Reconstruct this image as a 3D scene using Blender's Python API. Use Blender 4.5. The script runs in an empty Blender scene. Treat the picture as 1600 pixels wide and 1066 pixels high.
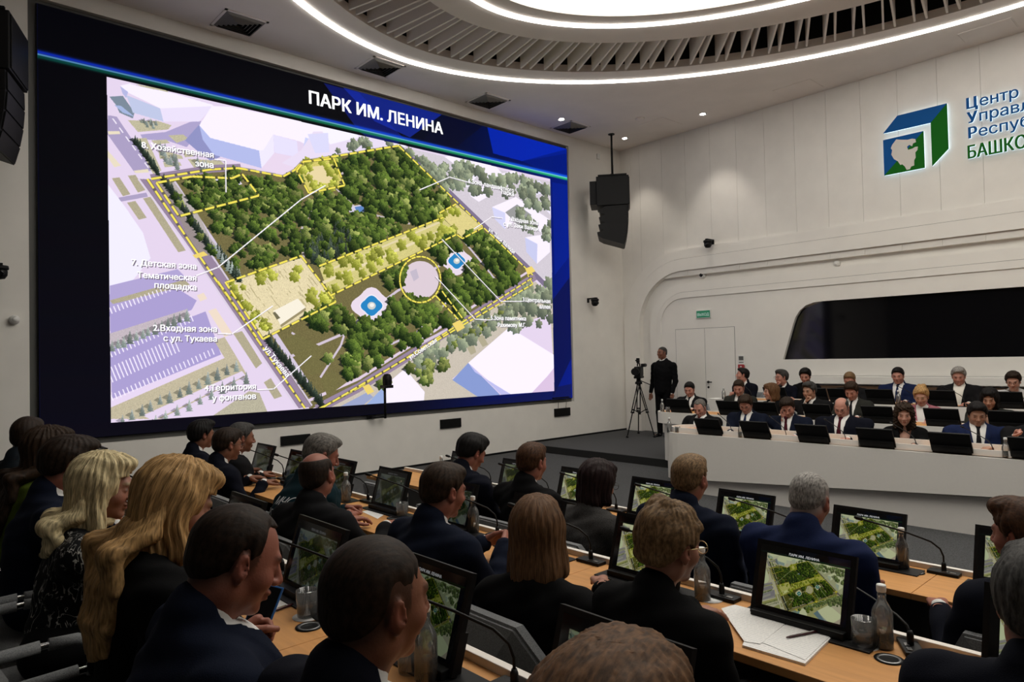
import bpy, bmesh, math, random
import numpy as np
from mathutils import Vector, Matrix
from mathutils.bvhtree import BVHTree
R_ = math.radians
SC = bpy.context.scene
COL = SC.collection
random.seed(4); RNG = np.random.default_rng(11)

# ------------------------------------------------------------------ camera
FPX, CAMH = 1076.4, 1.75
_h, _p, _r = R_(47.415), R_(1.288), R_(1.231)
_D = np.array([math.cos(_h)*math.cos(_p), math.sin(_h)*math.cos(_p), math.sin(_p)])
_r0 = np.array([math.sin(_h), -math.cos(_h), 0.0]); _u0 = np.cross(_r0, _D)
_RT = math.cos(_r)*_r0 - math.sin(_r)*_u0
_UP = math.sin(_r)*_r0 + math.cos(_r)*_u0
CAMP = np.array([0, 0, CAMH])
cam_d = bpy.data.cameras.new('camera'); cam = bpy.data.objects.new('camera', cam_d); COL.objects.link(cam)
cam_d.sensor_width = 36; cam_d.lens = 36*FPX/1600; cam_d.clip_start = 0.05; cam_d.clip_end = 100
cam.matrix_world = Matrix(((_RT[0], _UP[0], -_D[0], 0), (_RT[1], _UP[1], -_D[1], 0), (_RT[2], _UP[2], -_D[2], CAMH), (0, 0, 0, 1)))
SC.camera = cam
SC.view_settings.view_transform = 'Standard'; SC.view_settings.look = 'None'
SC.view_settings.gamma = 1; SC.view_settings.use_curve_mapping = False
SC.view_settings.exposure = -0.25
SC.cycles.use_denoising = True
SC.cycles.max_bounces = 12; SC.cycles.transmission_bounces = 12; SC.cycles.transparent_max_bounces = 32; SC.cycles.diffuse_bounces = 6
SC.cycles.caustics_reflective = False; SC.cycles.caustics_refractive = False
SC.cycles.sample_clamp_indirect = 4.0
world = bpy.data.worlds.new('world'); SC.world = world; world.use_nodes = True
world.node_tree.nodes['Background'].inputs[0].default_value = (0.02, 0.02, 0.022, 1)
world.node_tree.nodes['Background'].inputs[1].default_value = 0.3
# light levels
DISC_W, OUT_LED_W, IN_LED_W, SCREEN_W, SPOT_W = 4.2, 16.0, 12.0, 1.32, 90.0

def at(x, y, ax, val):
    """world point seen at photo pixel (x, y) lying on the plane axis=val"""
    d = _D + (x-800)/FPX*_RT - (y-533)/FPX*_UP
    return CAMP + (val-CAMP[ax])/d[ax]*d

# ------------------------------------------------------------------ room numbers (metres)
YS, XR, ZC = 10.05, 12.76, 6.50          # screen wall, right wall, ceiling
XL, YB = -3.6, -7.6                      # unseen walls behind the photographer
ZLOW, ZPLAT = -0.13, 0.0
ROWS = {'A': dict(z=0.13, x0=0.78, x1=1.25), 'B': dict(z=0.0, x0=2.10, x1=2.56), 'C': dict(z=-0.13, x0=3.50, x1=3.94)}

# ------------------------------------------------------------------ materials
MATS = {}
def srgb(c):
    f = lambda v: v/12.92 if v <= .04045 else ((v+.055)/1.055)**2.4
    return tuple(f(v) for v in c)
def mat(name, col, rough=.6, metal=0, noise=0, nscale=40, bump=0, bscale=60, spec=.5, emit=None, estr=0, trans=0, ior=1.45, stretch=None, sheen=0):
    if name in MATS: return MATS[name]
    m = bpy.data.materials.new(name); m.use_nodes = True; MATS[name] = m
    nt = m.node_tree; b = nt.nodes['Principled BSDF']
    b.inputs['Base Color'].default_value = (*col, 1); b.inputs['Roughness'].default_value = rough
    b.inputs['Metallic'].default_value = metal; b.inputs['Specular IOR Level'].default_value = spec
    b.inputs['IOR'].default_value = ior; b.inputs['Transmission Weight'].default_value = trans
    if sheen: b.inputs['Sheen Weight'].default_value = sheen
    if emit: b.inputs['Emission Color'].default_value = (*emit, 1); b.inputs['Emission Strength'].default_value = estr
    if noise or bump:
        tc = nt.nodes.new('ShaderNodeTexCoord'); src = tc.outputs['Object']
        if stretch:
            mp = nt.nodes.new('ShaderNodeMapping'); mp.inputs['Scale'].default_value = stretch
            nt.links.new(src, mp.inputs[0]); src = mp.outputs[0]
    if noise:
        n = nt.nodes.new('ShaderNodeTexNoise'); n.inputs['Scale'].default_value = nscale; n.inputs['Detail'].default_value = 4
        nt.links.new(src, n.inputs['Vector'])
        r = nt.nodes.new('ShaderNodeValToRGB')
        r.color_ramp.elements[0].position = .3; r.color_ramp.elements[1].position = .7
        r.color_ramp.elements[0].color = (*[max(0, c*(1-noise)) for c in col], 1)
        r.color_ramp.elements[1].color = (*[min(1, c*(1+noise)) for c in col], 1)
        nt.links.new(n.outputs['Fac'], r.inputs[0]); nt.links.new(r.outputs[0], b.inputs['Base Color'])
    if bump:
        n = nt.nodes.new('ShaderNodeTexNoise'); n.inputs['Scale'].default_value = bscale; n.inputs['Detail'].default_value = 3
        nt.links.new(src, n.inputs['Vector'])
        bp = nt.nodes.new('ShaderNodeBump'); bp.inputs['Strength'].default_value = bump; bp.inputs['Distance'].default_value = .004
        nt.links.new(n.outputs['Fac'], bp.inputs['Height']); nt.links.new(bp.outputs[0], b.inputs['Normal'])
    return m
def emat(name, col, s):
    if name in MATS: return MATS[name]
    m = bpy.data.materials.new(name); m.use_nodes = True; MATS[name] = m
    nt = m.node_tree; nt.nodes.clear()
    o = nt.nodes.new('ShaderNodeOutputMaterial'); e = nt.nodes.new('ShaderNodeEmission')
    e.inputs[0].default_value = (*col, 1); e.inputs[1].default_value = s
    nt.links.new(e.outputs[0], o.inputs[0]); return m

M_WALL = mat('white_wall_panel', (.78, .755, .71), .55, noise=.03, nscale=3)
M_REAR = mat('unseen_wall_dark', (.13, .125, .12), .9, noise=.1, nscale=5)  # dark tone chosen to cut bounce light from the unseen walls
M_WALL2 = mat('white_wall_relief', (.80, .775, .73), .5, noise=.02, nscale=3)
M_CEIL = mat('ceiling_paint', (.84, .785, .74), .8, noise=.03, nscale=2)
M_FIN = mat('fin_paint', (.84, .79, .74), .7)
M_BLACK = mat('black_void', (.006, .006, .006), .9)
M_BLACKP = mat('black_plastic', (.0045, .0045, .005), .5, spec=.25)
M_BLACKM = mat('black_metal', (.004, .004, .004), .5, spec=.25)
M_GLOSSB = mat('black_gloss', (.003, .003, .004), .06, spec=.4)
M_CARPET = mat('carpet_grey', (.045, .046, .048), .95, noise=.55, nscale=90, bump=.4, bscale=200)
M_RISER = mat('riser_dark', (.008, .008, .008), .8)
M_WOOD = mat('beech_laminate', (.52, .255, .088), .5, spec=.25, noise=.10, nscale=6, stretch=(8, .7, 1))
M_WOODD = mat('dark_walnut', (.10, .055, .03), .5, noise=.25, nscale=5, stretch=(1, .6, 8))
M_DESK = mat('white_lacquer', (.76, .73, .69), .4, noise=.01)
M_TRIM = mat('trim_white', (.76, .71, .65), .45)
M_FABRIC = mat('grey_wool_fabric', (.15, .155, .16), .95, noise=.35, nscale=260, bump=.5, bscale=420, sheen=.2)
M_CHROME = mat('chrome', (.75, .75, .75), .15, metal=1)
M_STEEL = mat('grey_steel', (.25, .25, .25), .35, metal=1)
M_GREYTRIM = mat('grey_trim', (.10, .10, .095), .5)
M_PAPER = mat('paper', (.80, .79, .77), .8)
M_PRINT = mat('printed_paper', (.78, .77, .75), .8)
M_GLASS = mat('clear_glass', (.97, .98, .98), .02, trans=1, ior=1.45)
M_WATER = mat('water', (.98, .99, 1), .0, trans=1, ior=1.33)
M_LOUV = mat('louver_grey', (.22, .21, .20), .6)
M_CAP = mat('white_cap', (.75, .75, .74), .35)
M_WHITEP = mat('white_plastic', (.72, .72, .70), .4)
M_NAPKIN = mat('orange_box', (.62, .36, .22), .6)

def printed():
    nt = M_PRINT.node_tree; b = nt.nodes['Principled BSDF']
    tc = nt.nodes.new('ShaderNodeTexCoord'); w = nt.nodes.new('ShaderNodeTexWave')
    w.wave_type = 'BANDS'; w.bands_direction = 'X'; w.inputs['Scale'].default_value = 22; w.inputs['Distortion'].default_value = 0
    n = nt.nodes.new('ShaderNodeTexNoise'); n.inputs['Scale'].default_value = 130
    mx = nt.nodes.new('ShaderNodeMath'); mx.operation = 'MULTIPLY'
    r = nt.nodes.new('ShaderNodeValToRGB'); r.color_ramp.elements[0].position = .34; r.color_ramp.elements[1].position = .46
    r.color_ramp.elements[0].color = (.78, .77, .75, 1); r.color_ramp.elements[1].color = (.60, .60, .60, 1)
    nt.links.new(tc.outputs['Object'], w.inputs[0]); nt.links.new(tc.outputs['Object'], n.inputs['Vector'])
    nt.links.new(w.outputs['Fac'], mx.inputs[0]); nt.links.new(n.outputs['Fac'], mx.inputs[1])
    nt.links.new(mx.outputs[0], r.inputs[0]); nt.links.new(r.outputs[0], b.inputs['Base Color'])
printed()

# ------------------------------------------------------------------ object helpers
def tag(o, label=None, cat=None, group=None, kind=None):
    if label: o['label'] = label
    if cat: o['category'] = cat
    if group: o['group'] = group
    if kind: o['kind'] = kind
    return o
def link(name, me, m=None, parent=None, loc=None, rz=None):
    o = bpy.data.objects.new(name, me); COL.objects.link(o)
    if m is not None and me is not None and not me.materials: me.materials.append(m)
    if parent is not None: o.parent = parent
    if loc is not None: o.location = loc
    if rz is not None: o.rotation_euler = (0, 0, rz)
    return o
def empty(name, loc=(0, 0, 0), rz=0.0, label=None, cat=None, group=None):
    o = bpy.data.objects.new(name, None); COL.objects.link(o); o.location = loc; o.rotation_euler = (0, 0, rz); o.empty_display_size = .1
    return tag(o, label, cat, group)
def pymesh(name, v, f, smooth=False):
    me = bpy.data.meshes.new(name); me.from_pydata([tuple(map(float, p)) for p in v], [], f)
    if smooth: me.polygons.foreach_set('use_smooth', [True]*len(me.polygons))
    me.update(); return me
def npmesh(name, V, Q, smooth=True):
    """vertices (n,3), quads (m,4) -> mesh, fast"""
    me = bpy.data.meshes.new(name); V = np.asarray(V, np.float32); Q = np.asarray(Q, np.int32)
    me.vertices.add(len(V)); me.vertices.foreach_set('co', V.ravel())
    me.loops.add(Q.size); me.loops.foreach_set('vertex_index', Q.ravel())
    me.polygons.add(len(Q)); me.polygons.foreach_set('loop_start', np.arange(0, Q.size, Q.shape[1], dtype=np.int32))
    me.polygons.foreach_set('use_smooth', np.full(len(Q), smooth)); me.update(calc_edges=True); return me

class MB:
    """collects shapes into one bmesh"""
    def __init__(s): s.bm = bmesh.new()
    def box(s, a, b, bev=0, M=None):
        a, b = np.array(a, float), np.array(b, float); lo, hi = np.minimum(a, b), np.maximum(a, b)
        r = bmesh.ops.create_cube(s.bm, size=1, matrix=Matrix.Translation(Vector((lo+hi)/2)) @ Matrix.Diagonal((*(hi-lo), 1)))
        vs = r['verts']
        if bev:
            es = {e for v in vs for e in v.link_edges}
            r2 = bmesh.ops.bevel(s.bm, geom=list(es), offset=bev, segments=2, affect='EDGES', profile=.6)
            vs = list({v for f in r2['faces'] for v in f.verts} | {v for v in vs if v.is_valid})
        if M is not None: bmesh.ops.transform(s.bm, matrix=M, verts=vs)
        return s
    def prism(s, pts, axis, a, b):
        """polygon (2-D points) extruded along axis from a to b"""
        def P(p, t):
            if axis == 0: return (t, p[0], p[1])
            if axis == 1: return (p[0], t, p[1])
            return (p[0], p[1], t)
        n = len(pts); v0 = [s.bm.verts.new(P(p, a)) for p in pts]; v1 = [s.bm.verts.new(P(p, b)) for p in pts]
        s.bm.faces.new(v0); s.bm.faces.new(v1[::-1])
        for i in range(n): s.bm.faces.new((v0[i], v1[i], v1[(i+1) % n], v0[(i+1) % n]))
        return s
    def ribbon(s, A, B, axis, a, b, close=False):
        """solid band between two polylines A and B (2-D), thickness a..b along axis"""
        def P(p, t):
            if axis == 0: return (t, p[0], p[1])
            if axis == 1: return (p[0], t, p[1])
            return (p[0], p[1], t)
        rows = [[s.bm.verts.new(P(p, t)) for p in L] for L, t in ((A, a), (B, a), (B, b), (A, b))]
        n = len(A)
        for i in range(n if close else n-1):
            j = (i+1) % n
            for k in range(4):
                r, q = rows[k], rows[(k+1) % 4]
                s.bm.faces.new((r[i], r[j], q[j], q[i]))
        if not close:
            for i in (0, n-1): s.bm.faces.new([rows[k][i] for k in range(4)])
        return s
    def tube(s, pts, r, n=10, close_ends=True):
        pts = [Vector(p) for p in pts]; rr = r if hasattr(r, '__len__') else [r]*len(pts); rings = []
        ref = Vector((0, 0, 1))
        for i, p in enumerate(pts):
            t = (pts[min(i+1, len(pts)-1)]-pts[max(i-1, 0)]).normalized()
            u = t.cross(ref)
            if u.length < .05: u = t.cross(Vector((1, 0, 0)))
            u.normalize(); w = t.cross(u)
            rings.append([s.bm.verts.new(p+rr[i]*(math.cos(k*2*math.pi/n)*u+math.sin(k*2*math.pi/n)*w)) for k in range(n)])
        for a, b in zip(rings, rings[1:]):
            for k in range(n): s.bm.faces.new((a[k], a[(k+1) % n], b[(k+1) % n], b[k])).smooth = True
        if close_ends: s.bm.faces.new(rings[0][::-1]); s.bm.faces.new(rings[-1])
        return s
    def lathe(s, prof, n=24, c=(0, 0, 0), axis='Z', cap=True):
        rings = []
        for r, z in prof:
            ring = []
            for k in range(n):
                a = 2*math.pi*k/n; p = (r*math.cos(a), r*math.sin(a), z)
                if axis == 'X': p = (p[2], p[0], p[1])
                if axis == 'Y': p = (p[0], p[2], p[1])
                ring.append(s.bm.verts.new((p[0]+c[0], p[1]+c[1], p[2]+c[2])))
            rings.append(ring)
        for a, b in zip(rings, rings[1:]):
            for k in range(n): s.bm.faces.new((a[k], a[(k+1) % n], b[(k+1) % n], b[k])).smooth = True
        if cap:
            s.bm.faces.new(rings[0][::-1]); s.bm.faces.new(rings[-1])
        elif any(r < 1e-6 for r, z in prof): bmesh.ops.remove_doubles(s.bm, verts=s.bm.verts, dist=1e-6)
        return s
    def mesh(s, name):
        bmesh.ops.recalc_face_normals(s.bm, faces=s.bm.faces)
        me = bpy.data.meshes.new(name); s.bm.to_mesh(me); s.bm.free(); return me
    def build(s, name, m, parent=None, loc=None, rz=None):
        return link(name, s.mesh(name), m, parent, loc, rz)
def copy_tree(o, parent=None):
    c = o.copy(); COL.objects.link(c)
    if parent is not None: c.parent = parent
    for ch in o.children: copy_tree(ch, c)
    return c
def words(s, n=15): return ' '.join(s.replace(',', '').split()[:n])
def structure(o): o['kind'] = 'structure'; return o

from mathutils.geometry import delaunay_2d_cdt
def text_mesh(s, bold=0.0):
    """outline of the lettering, filled by even-odd parity -> vertices, triangles"""
    cu = bpy.data.curves.new('t', 'FONT'); cu.body = s; cu.size = 1; cu.offset = bold; cu.resolution_u = 4; cu.fill_mode = 'NONE'
    o = bpy.data.objects.new('t', cu); COL.objects.link(o)
    dg = bpy.context.evaluated_depsgraph_get(); me = bpy.data.meshes.new_from_object(o.evaluated_get(dg))
    bpy.data.objects.remove(o); bpy.data.curves.remove(cu)
    P = np.array([v.co[:2] for v in me.vertices]); E = [tuple(e.vertices) for e in me.edges]; bpy.data.meshes.remove(me)
    r = delaunay_2d_cdt([Vector(p) for p in P], E, [], 0, 1e-6)
    V = np.array([(v.x, v.y, 0) for v in r[0]]); F = np.array([tuple(f) for f in r[2]]); c = V[F].mean(1)
    a, b = P[[e[0] for e in E]], P[[e[1] for e in E]]
    ya, yb = a[:, 1][None], b[:, 1][None]; cy, cx = c[:, 1:2], c[:, 0:1]
    with np.errstate(divide='ignore', invalid='ignore'):
        x = (b[:, 0]-a[:, 0])[None]*(cy-ya)/(yb-ya)+a[:, 0][None]
    ins = (((ya > cy) != (yb > cy)) & (cx < x)).sum(1) % 2 == 1
    V[:, 0] -= V[:, 0].min(); return V, [tuple(int(i) for i in f) for f in F[ins]]
# ================================================================== SETTING
def arc_path(yv, zt, rad, z0, y_end, n=14):
    P = [(yv, z0), (yv, (z0+zt-rad)/2), (yv, zt-rad)]
    P += [(yv-rad+rad*math.cos(a), zt-rad+rad*math.sin(a)) for a in np.linspace(0, math.pi/2, n)[1:]]
    P += [(yv-rad-(yv-rad-y_end)*t, zt) for t in (.25, .5, 1)]
    return P
# ---- floors
f = structure(MB().box((XL, YB, -.4), (9.52, YS+.1, ZLOW)).build('floor', M_CARPET))
def tier(x0, x1, y0, y1, z0, z1, lab):
    o = structure(MB().box((x0, y0, z0), (x1, y1, z1)).build('floor_tier', M_CARPET))
    return o
o = tier(XL, 2.74, YB, 8.3, ZLOW, 0, ''); MB().box((2.74, YB, ZLOW), (2.75, 8.3, -.002)).build('riser', M_RISER, o)
o = tier(XL, 1.40, YB, 8.3, 0, .13, ''); MB().box((1.40, YB, 0), (1.41, 8.3, .128)).build('riser', M_RISER, o)
o = structure(MB().box((9.54, YB, -.4), (XR+.1, YS+.1, ZPLAT)).build('floor_platform', M_CARPET))
MB().box((9.52, YB, ZLOW), (9.54, YS+.1, -.003)).build('riser', M_RISER, o)
o = tier(10.95, XR+.1, YB, 6.75, 0, .14, ''); MB().box((10.94, YB, 0), (10.95, 6.75, .138)).build('riser', M_RISER, o)
# ---- screen extents on the screen wall
c_ = [at(57.5, 6.2, 1, YS), at(886, 233, 1, YS), at(892.5, 622, 1, YS), at(62.5, 690, 1, YS)]
SX0, SX1 = (c_[0][0]+c_[3][0])/2, (c_[1][0]+c_[2][0])/2
SZ0, SZ1 = (c_[2][2]+c_[3][2])/2, (c_[0][2]+c_[1][2])/2
HX0, HX1, HZ0, HZ1 = SX0-.10, SX1+.05, SZ0-.085, SZ1+.07
# ---- wall behind the screen
w = MB()
for a, b in (((XL, ZLOW-.2), (HX0, ZC)), ((HX1, ZLOW-.2), (XR+.3, ZC)), ((HX0, ZLOW-.2), (HX1, HZ0)), ((HX0, HZ1), (HX1, ZC))):
    w.box((a[0], YS-.02, a[1]), (b[0], YS+.25, b[1]))
structure(w.build('wall_back', M_WALL))
w = MB()
w.box((HX0, YS+.06, HZ0), (HX1, YS+.25, HZ1))
structure(w.build('trim_1', M_GREYTRIM))
for a, b in ((XL, 9.50), (9.56, XR)):
    structure(MB().box((a, YS-.032, ZLOW if a < 9 else 0), (b, YS-.02, (ZLOW if a < 9 else 0)+.035)).build('baseboard_back', M_BLACKP))
# ---- right wall: backing, upper cladding panels, raised frames, inner plane
wr = structure(MB().box((XR+.10, YB, -.3), (XR+.30, YS+.2, ZC)).build('wall_right', M_WALL))
me_p = None
ys = [9.47-.6*k for k in range(29)]
edges = [y for y in ys if y > YB] + [YB]
for a, b in zip(edges, edges[1:]):
    MB().box((XR, b+.002, 3.40), (XR+.10, a-.002, ZC)).build('wall_panel', M_WALL, wr)
MB().box((XR, 9.72, -.1), (XR+.10, YS, ZC)).build('wall_panel', M_WALL, wr); MB().box((XR, 9.472, 2.85), (XR+.10, 9.718, ZC)).build('wall_panel', M_WALL, wr)
p_out = arc_path(9.99, 3.98, 1.55, 0, YB); p_gr = arc_path(9.79, 3.78, 1.37, 0, YB)
p_gr2 = arc_path(9.783, 3.773, 1.366, 0, YB)
p_e3 = arc_path(9.56, 3.52, 1.17, 0, YB); p_c4 = arc_path(9.29, 3.25, .92, 0, YB)
p_g5 = arc_path(9.10, 3.06, .72, 0, YB); p_g52 = arc_path(9.094, 3.054, .716, 0, YB); p_e5 = arc_path(8.99, 2.93, .56, 0, YB)
fo = structure(MB().ribbon(p_out, p_gr, 0, XR-.035, XR+.1).build('trim_2', M_WALL2))
MB().ribbon(p_gr2, p_e3, 0, XR-.045, XR+.1).build('frame_band', M_WALL2, fo)
MB().ribbon(p_gr, p_gr2, 0, XR-.02, XR+.1).build('groove', M_GREYTRIM, fo)
fi = structure(MB().ribbon(p_c4, p_g5, 0, XR-.005, XR+.1).build('trim_3', M_WALL2))
MB().ribbon(p_g52, p_e5, 0, XR-.012, XR+.1).build('frame_band', M_WALL2, fi)
MB().ribbon(p_g5, p_g52, 0, XR+.005, XR+.1).build('groove', M_GREYTRIM, fi)
win_l = [(5.40, 2.645), (5.60, 2.635), (5.75, 2.59), (5.87, 2.50), (5.955, 2.38), (6.01, 2.24), (6.225, 1.58)]
inner = [(9.0, 0)] + p_e5[1:] + [(YB, 2.645)] + win_l + [(YB, 1.58), (YB, 0)]
structure(MB().prism(inner, 0, XR+.012, XR+.1).build('wall_panel_inner', M_WALL2))
structure(MB().prism([(YB, 2.66), (5.4, 2.66), (6.3, 2.4), (6.3, 1.5), (YB, 1.5)], 0, XR+.085, XR+.099).build('window_1', M_GLOSSB))
rail = structure(MB().box((XR-.10, YB, 1.13), (XR+.02, 5.8, 1.27), .01).build('trim_4', M_WALL2))
structure(MB().box((XR-.02, YB, 1.27), (XR+.02, 5.85, 1.275)).build('trim_5', M_GREYTRIM))
structure(MB().box((XR-.06, YB, .14), (XR+.02, 5.8, 1.10)).build('trim_6', M_WOODD))
# door
d = structure(empty('door_1', (XR+.012, 7.91, 0)))
d['kind'] = 'structure'
MB().box((-.002, -.69, .0), (.01, .72, 2.262)).build('door_gap', M_GREYTRIM, d)
for s, (a, b) in (('l', (.004, .712)), ('r', (-.682, -.004))):
    lf = MB().box((-.006, a, .008), (.01, b, 2.255)).build('door_leaf', M_WALL2, d)
    if s == 'r':
        hb = MB(); hb.lathe([(.026, -.012), (.026, -.006)], 16, (0, -.06, 1.13), 'X'); hb.tube([(-.012, -.06, 1.13), (-.055, -.06, 1.13), (-.06, -.07, 1.13), (-.06, -.17, 1.13)], .011)
        hb.lathe([(.024, -.014), (.024, -.006)], 16, (0, -.06, 1.02), 'X')
        hb.build('door_handle', M_BLACKM, lf)
# unseen walls behind the photographer
structure(MB().box((XL-.2, YB, -.3), (XL, YS+.2, ZC)).build('wall_left', M_REAR))
structure(MB().box((XL, YB-.2, -.3), (XR+.2, YB, ZC)).build('wall_front', M_REAR))

# ------------------------------------------------------------------ ceiling with the oval light
ECX, ECY, EN = 6.136, 1.797, 1.871
def ell(a, b, t):
    c, s = math.cos(t), math.sin(t); k = 2/EN
    return (ECX+a*math.copysign(abs(c)**k, c), ECY+b*math.copysign(abs(s)**k, s))
NT = 144; TT = [2*math.pi*i/NT for i in range(NT)]
def oval(a, b): return [ell(a, b, t) for t in TT]
DK, INR = (5.183, 6.824), (4.109, 5.662)
ce = MB()
ring = oval(*DK); rect = []
for x, y in ring:
    dx, dy = x-ECX, y-ECY; k = []
    if dx > 1e-6: k.append((XR+.2-ECX)/dx)
    if dx < -1e-6: k.append((XL-.1-ECX)/dx)
    if dy > 1e-6: k.append((YS+.2-ECY)/dy)
    if dy < -1e-6: k.append((YB-.1-ECY)/dy)
    rect.append((ECX+dx*min(k), ECY+dy*min(k)))
for q in ((XR+.2, YS+.2), (XL-.1, YS+.2), (XL-.1, YB-.1), (XR+.2, YB-.1)):
    i = min(range(NT), key=lambda i: (rect[i][0]-q[0])**2+(rect[i][1]-q[1])**2); rect[i] = q
ce.ribbon(ring, rect, 2, ZC, ZC+.12, close=True)
ceiling = structure(ce.build('ceiling', M_CEIL))
cv = MB(); cv.ribbon(oval(DK[0]+.02, DK[1]+.02), oval(DK[0]+.12, DK[1]+.12), 2, ZC+.1, ZC+.9, close=True)
cv.prism(oval(DK[0]+.1, DK[1]+.1), 2, ZC+.88, ZC+.95)
cav = structure(cv.build('ceiling_cavity', M_BLACK))
DISC = (3.205, 4.83)
ri = structure(MB().ribbon(oval(*INR), oval(*DISC), 2, ZC-.01, ZC+.55, close=True).build('ceiling_ring', M_CEIL))
M_DISC = emat('light_ceiling_membrane', (1, .955, .86), DISC_W)
M_LED1 = emat('led_strip_outer', (1, .95, .88), OUT_LED_W); M_LED2 = emat('led_strip_inner', (1, .95, .88), IN_LED_W)
o = MB().prism(oval(DISC[0]+.02, DISC[1]+.02), 2, ZC+.06, ZC+.08).build('oval_ceiling_light', M_DISC)
tag(o, 'large glowing oval light panel in the middle of the ceiling ring', 'ceiling light')
o = MB().ribbon(oval(5.576-.045, 7.275-.045), oval(5.576+.045, 7.275+.045), 2, ZC-.016, ZC-.001, close=True).build('led_strip', M_LED1)
tag(o, 'thin white light line curving around outside the ceiling fins', 'light strip')
o = MB().ribbon(oval(3.46-.045, 5.138-.045), oval(3.46+.045, 5.138+.045), 2, ZC-.026, ZC-.011, close=True).build('led_strip', M_LED2)
tag(o, 'thin white light line on the inner ceiling ring around the glowing panel', 'light strip')
# fins, in pairs, across the dark gap
def oval_len():
    P = np.array([ell(DK[0], DK[1], 2*math.pi*i/4000) for i in range(4001)])
    return P, np.r_[0, np.cumsum(np.hypot(*np.diff(P, axis=0).T))]
OP, OL = oval_len(); NPAIR = 92
for i in range(NPAIR):
    for s in (-1, 1):
        L = OL[-1]*((i+.5+s*.19) % NPAIR)/NPAIR; Li = OL[-1]*((i+.5+s*.14) % NPAIR)/NPAIR
        t0 = 2*math.pi*np.interp(L, OL, np.arange(4001))/4000; t1 = 2*math.pi*np.interp(Li, OL, np.arange(4001))/4000
        a = np.array(ell(DK[0]-.05, DK[1]-.05, t0)); b = np.array(ell(INR[0]-.02, INR[1]-.02, t1))
        n = np.array([-(b-a)[1], (b-a)[0]]); n = n/np.linalg.norm(n)*.014
        MB().prism([a-n, a+n, b+n, b-n], 2, ZC-.003, ZC+.5).build('fin', M_FIN, cav)
# access hatches and seams of the ceiling boards
for (x0, y0, x1, y1) in ((12.0, 5.2, 12.55, 5.9), (11.6, 8.0, 12.3, 8.6), (12.05, 2.3, 12.5, 3.0)):
    h = MB()
    for a, b in (((x0, y0), (x1, y0+.012)), ((x0, y1-.012), (x1, y1)), ((x0, y0), (x0+.012, y1)), ((x1-.012, y0), (x1, y1))):
        h.box((a[0], a[1], ZC-.004), (b[0], b[1], ZC))
    h.box((x0+.016, y0+.016, ZC-.006), (x1-.016, y1-.016, ZC)); h.build('access_hatch', M_CEIL, ceiling)
# ceiling air diffusers
def diffuser(x, y, lab):
    r = empty('air_vent', (x, y, ZC), 0, lab, 'vent', 'square vents along the screen wall ceiling')
    S = .30
    fr = MB()
    for q in range(4):
        M = Matrix.Rotation(q*math.pi/2, 4, 'Z'); fr.box((-S, -S, -.012), (S, -S+.035, 0), 0, M)
    fr.build('vent_frame', M_CEIL, r)
    MB().box((-S+.03, -S+.03, -.002), (S-.03, S-.03, -.001)).build('vent_core', M_BLACK, r)
    for k in range(5):
        a, b = S-.04-.048*k, S-.04-.048*k-.030; lv = MB()
        for q in range(4):
            c, s = math.cos(q*math.pi/2), math.sin(q*math.pi/2)
            V = [(-a, -a, -.006), (a, -a, -.006), (b, -b, -.035), (-b, -b, -.035)]
            V2 = [(x_, y_, z_+.004) for x_, y_, z_ in V]
            vs = [lv.bm.verts.new((p[0]*c-p[1]*s, p[0]*s+p[1]*c, p[2])) for p in V+V2]
            for fc in ((0, 1, 2, 3), (7, 6, 5, 4), (0, 4, 5, 1), (2, 6, 7, 3), (1, 5, 6, 2), (3, 7, 4, 0)): lv.bm.faces.new([vs[j] for j in fc])
        lv.build('louver', M_LOUV, r)
for (x, y), lab in zip(((3.72, 9.55), (6.0, 9.55), (8.32, 9.57), (10.6, 9.6)), ('square ceiling vent nearest the upper left of the big screen', 'square ceiling vent above the middle of the big screen', 'square ceiling vent above the right half of the big screen', 'square ceiling vent beside the hanging speaker rod and screen corner')):
    diffuser(x, y, lab)
# recessed spots
M_SPOT = emat('spot_lens', (1, .93, .82), 40)
for (x, y), lab in zip(((10.1, 9.38), (12.08, 9.34), (12.08, 7.39)), ('small round downlight beside the last ceiling vent over the screen', 'small round downlight in the far ceiling corner', 'small round downlight above the white right wall')):
    r = empty('downlight', (x, y, ZC), 0, lab, 'downlight', 'small recessed ceiling downlights')
    MB().lathe([(.075, -.012), (.078, 0), (.05, 0), (.05, -.012)], 24, cap=False).build('rim', M_WHITEP, r)
    MB().lathe([(.051, -.006), (.051, -.002)], 20).build('lens', M_SPOT, r)
    ld = bpy.data.lights.new('spot_beam', 'SPOT'); ld.energy = SPOT_W; ld.spot_size = R_(75); ld.spot_blend = .6; ld.shadow_soft_size = .05; ld.color = (1, .92, .82)
    lo = bpy.data.objects.new('spot_beam', ld); COL.objects.link(lo); lo.location = (x, y, ZC-.03); lo['kind'] = 'helper'
o = MB().lathe([(.09, 0), (.09, -.02), (.07, -.035), (.03, -.04)], 24).build('smoke_detector', M_CEIL, None, (11.31, 8.35, ZC))
tag(o, 'flat grey round detector on the ceiling between two downlights', 'detector')
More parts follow.
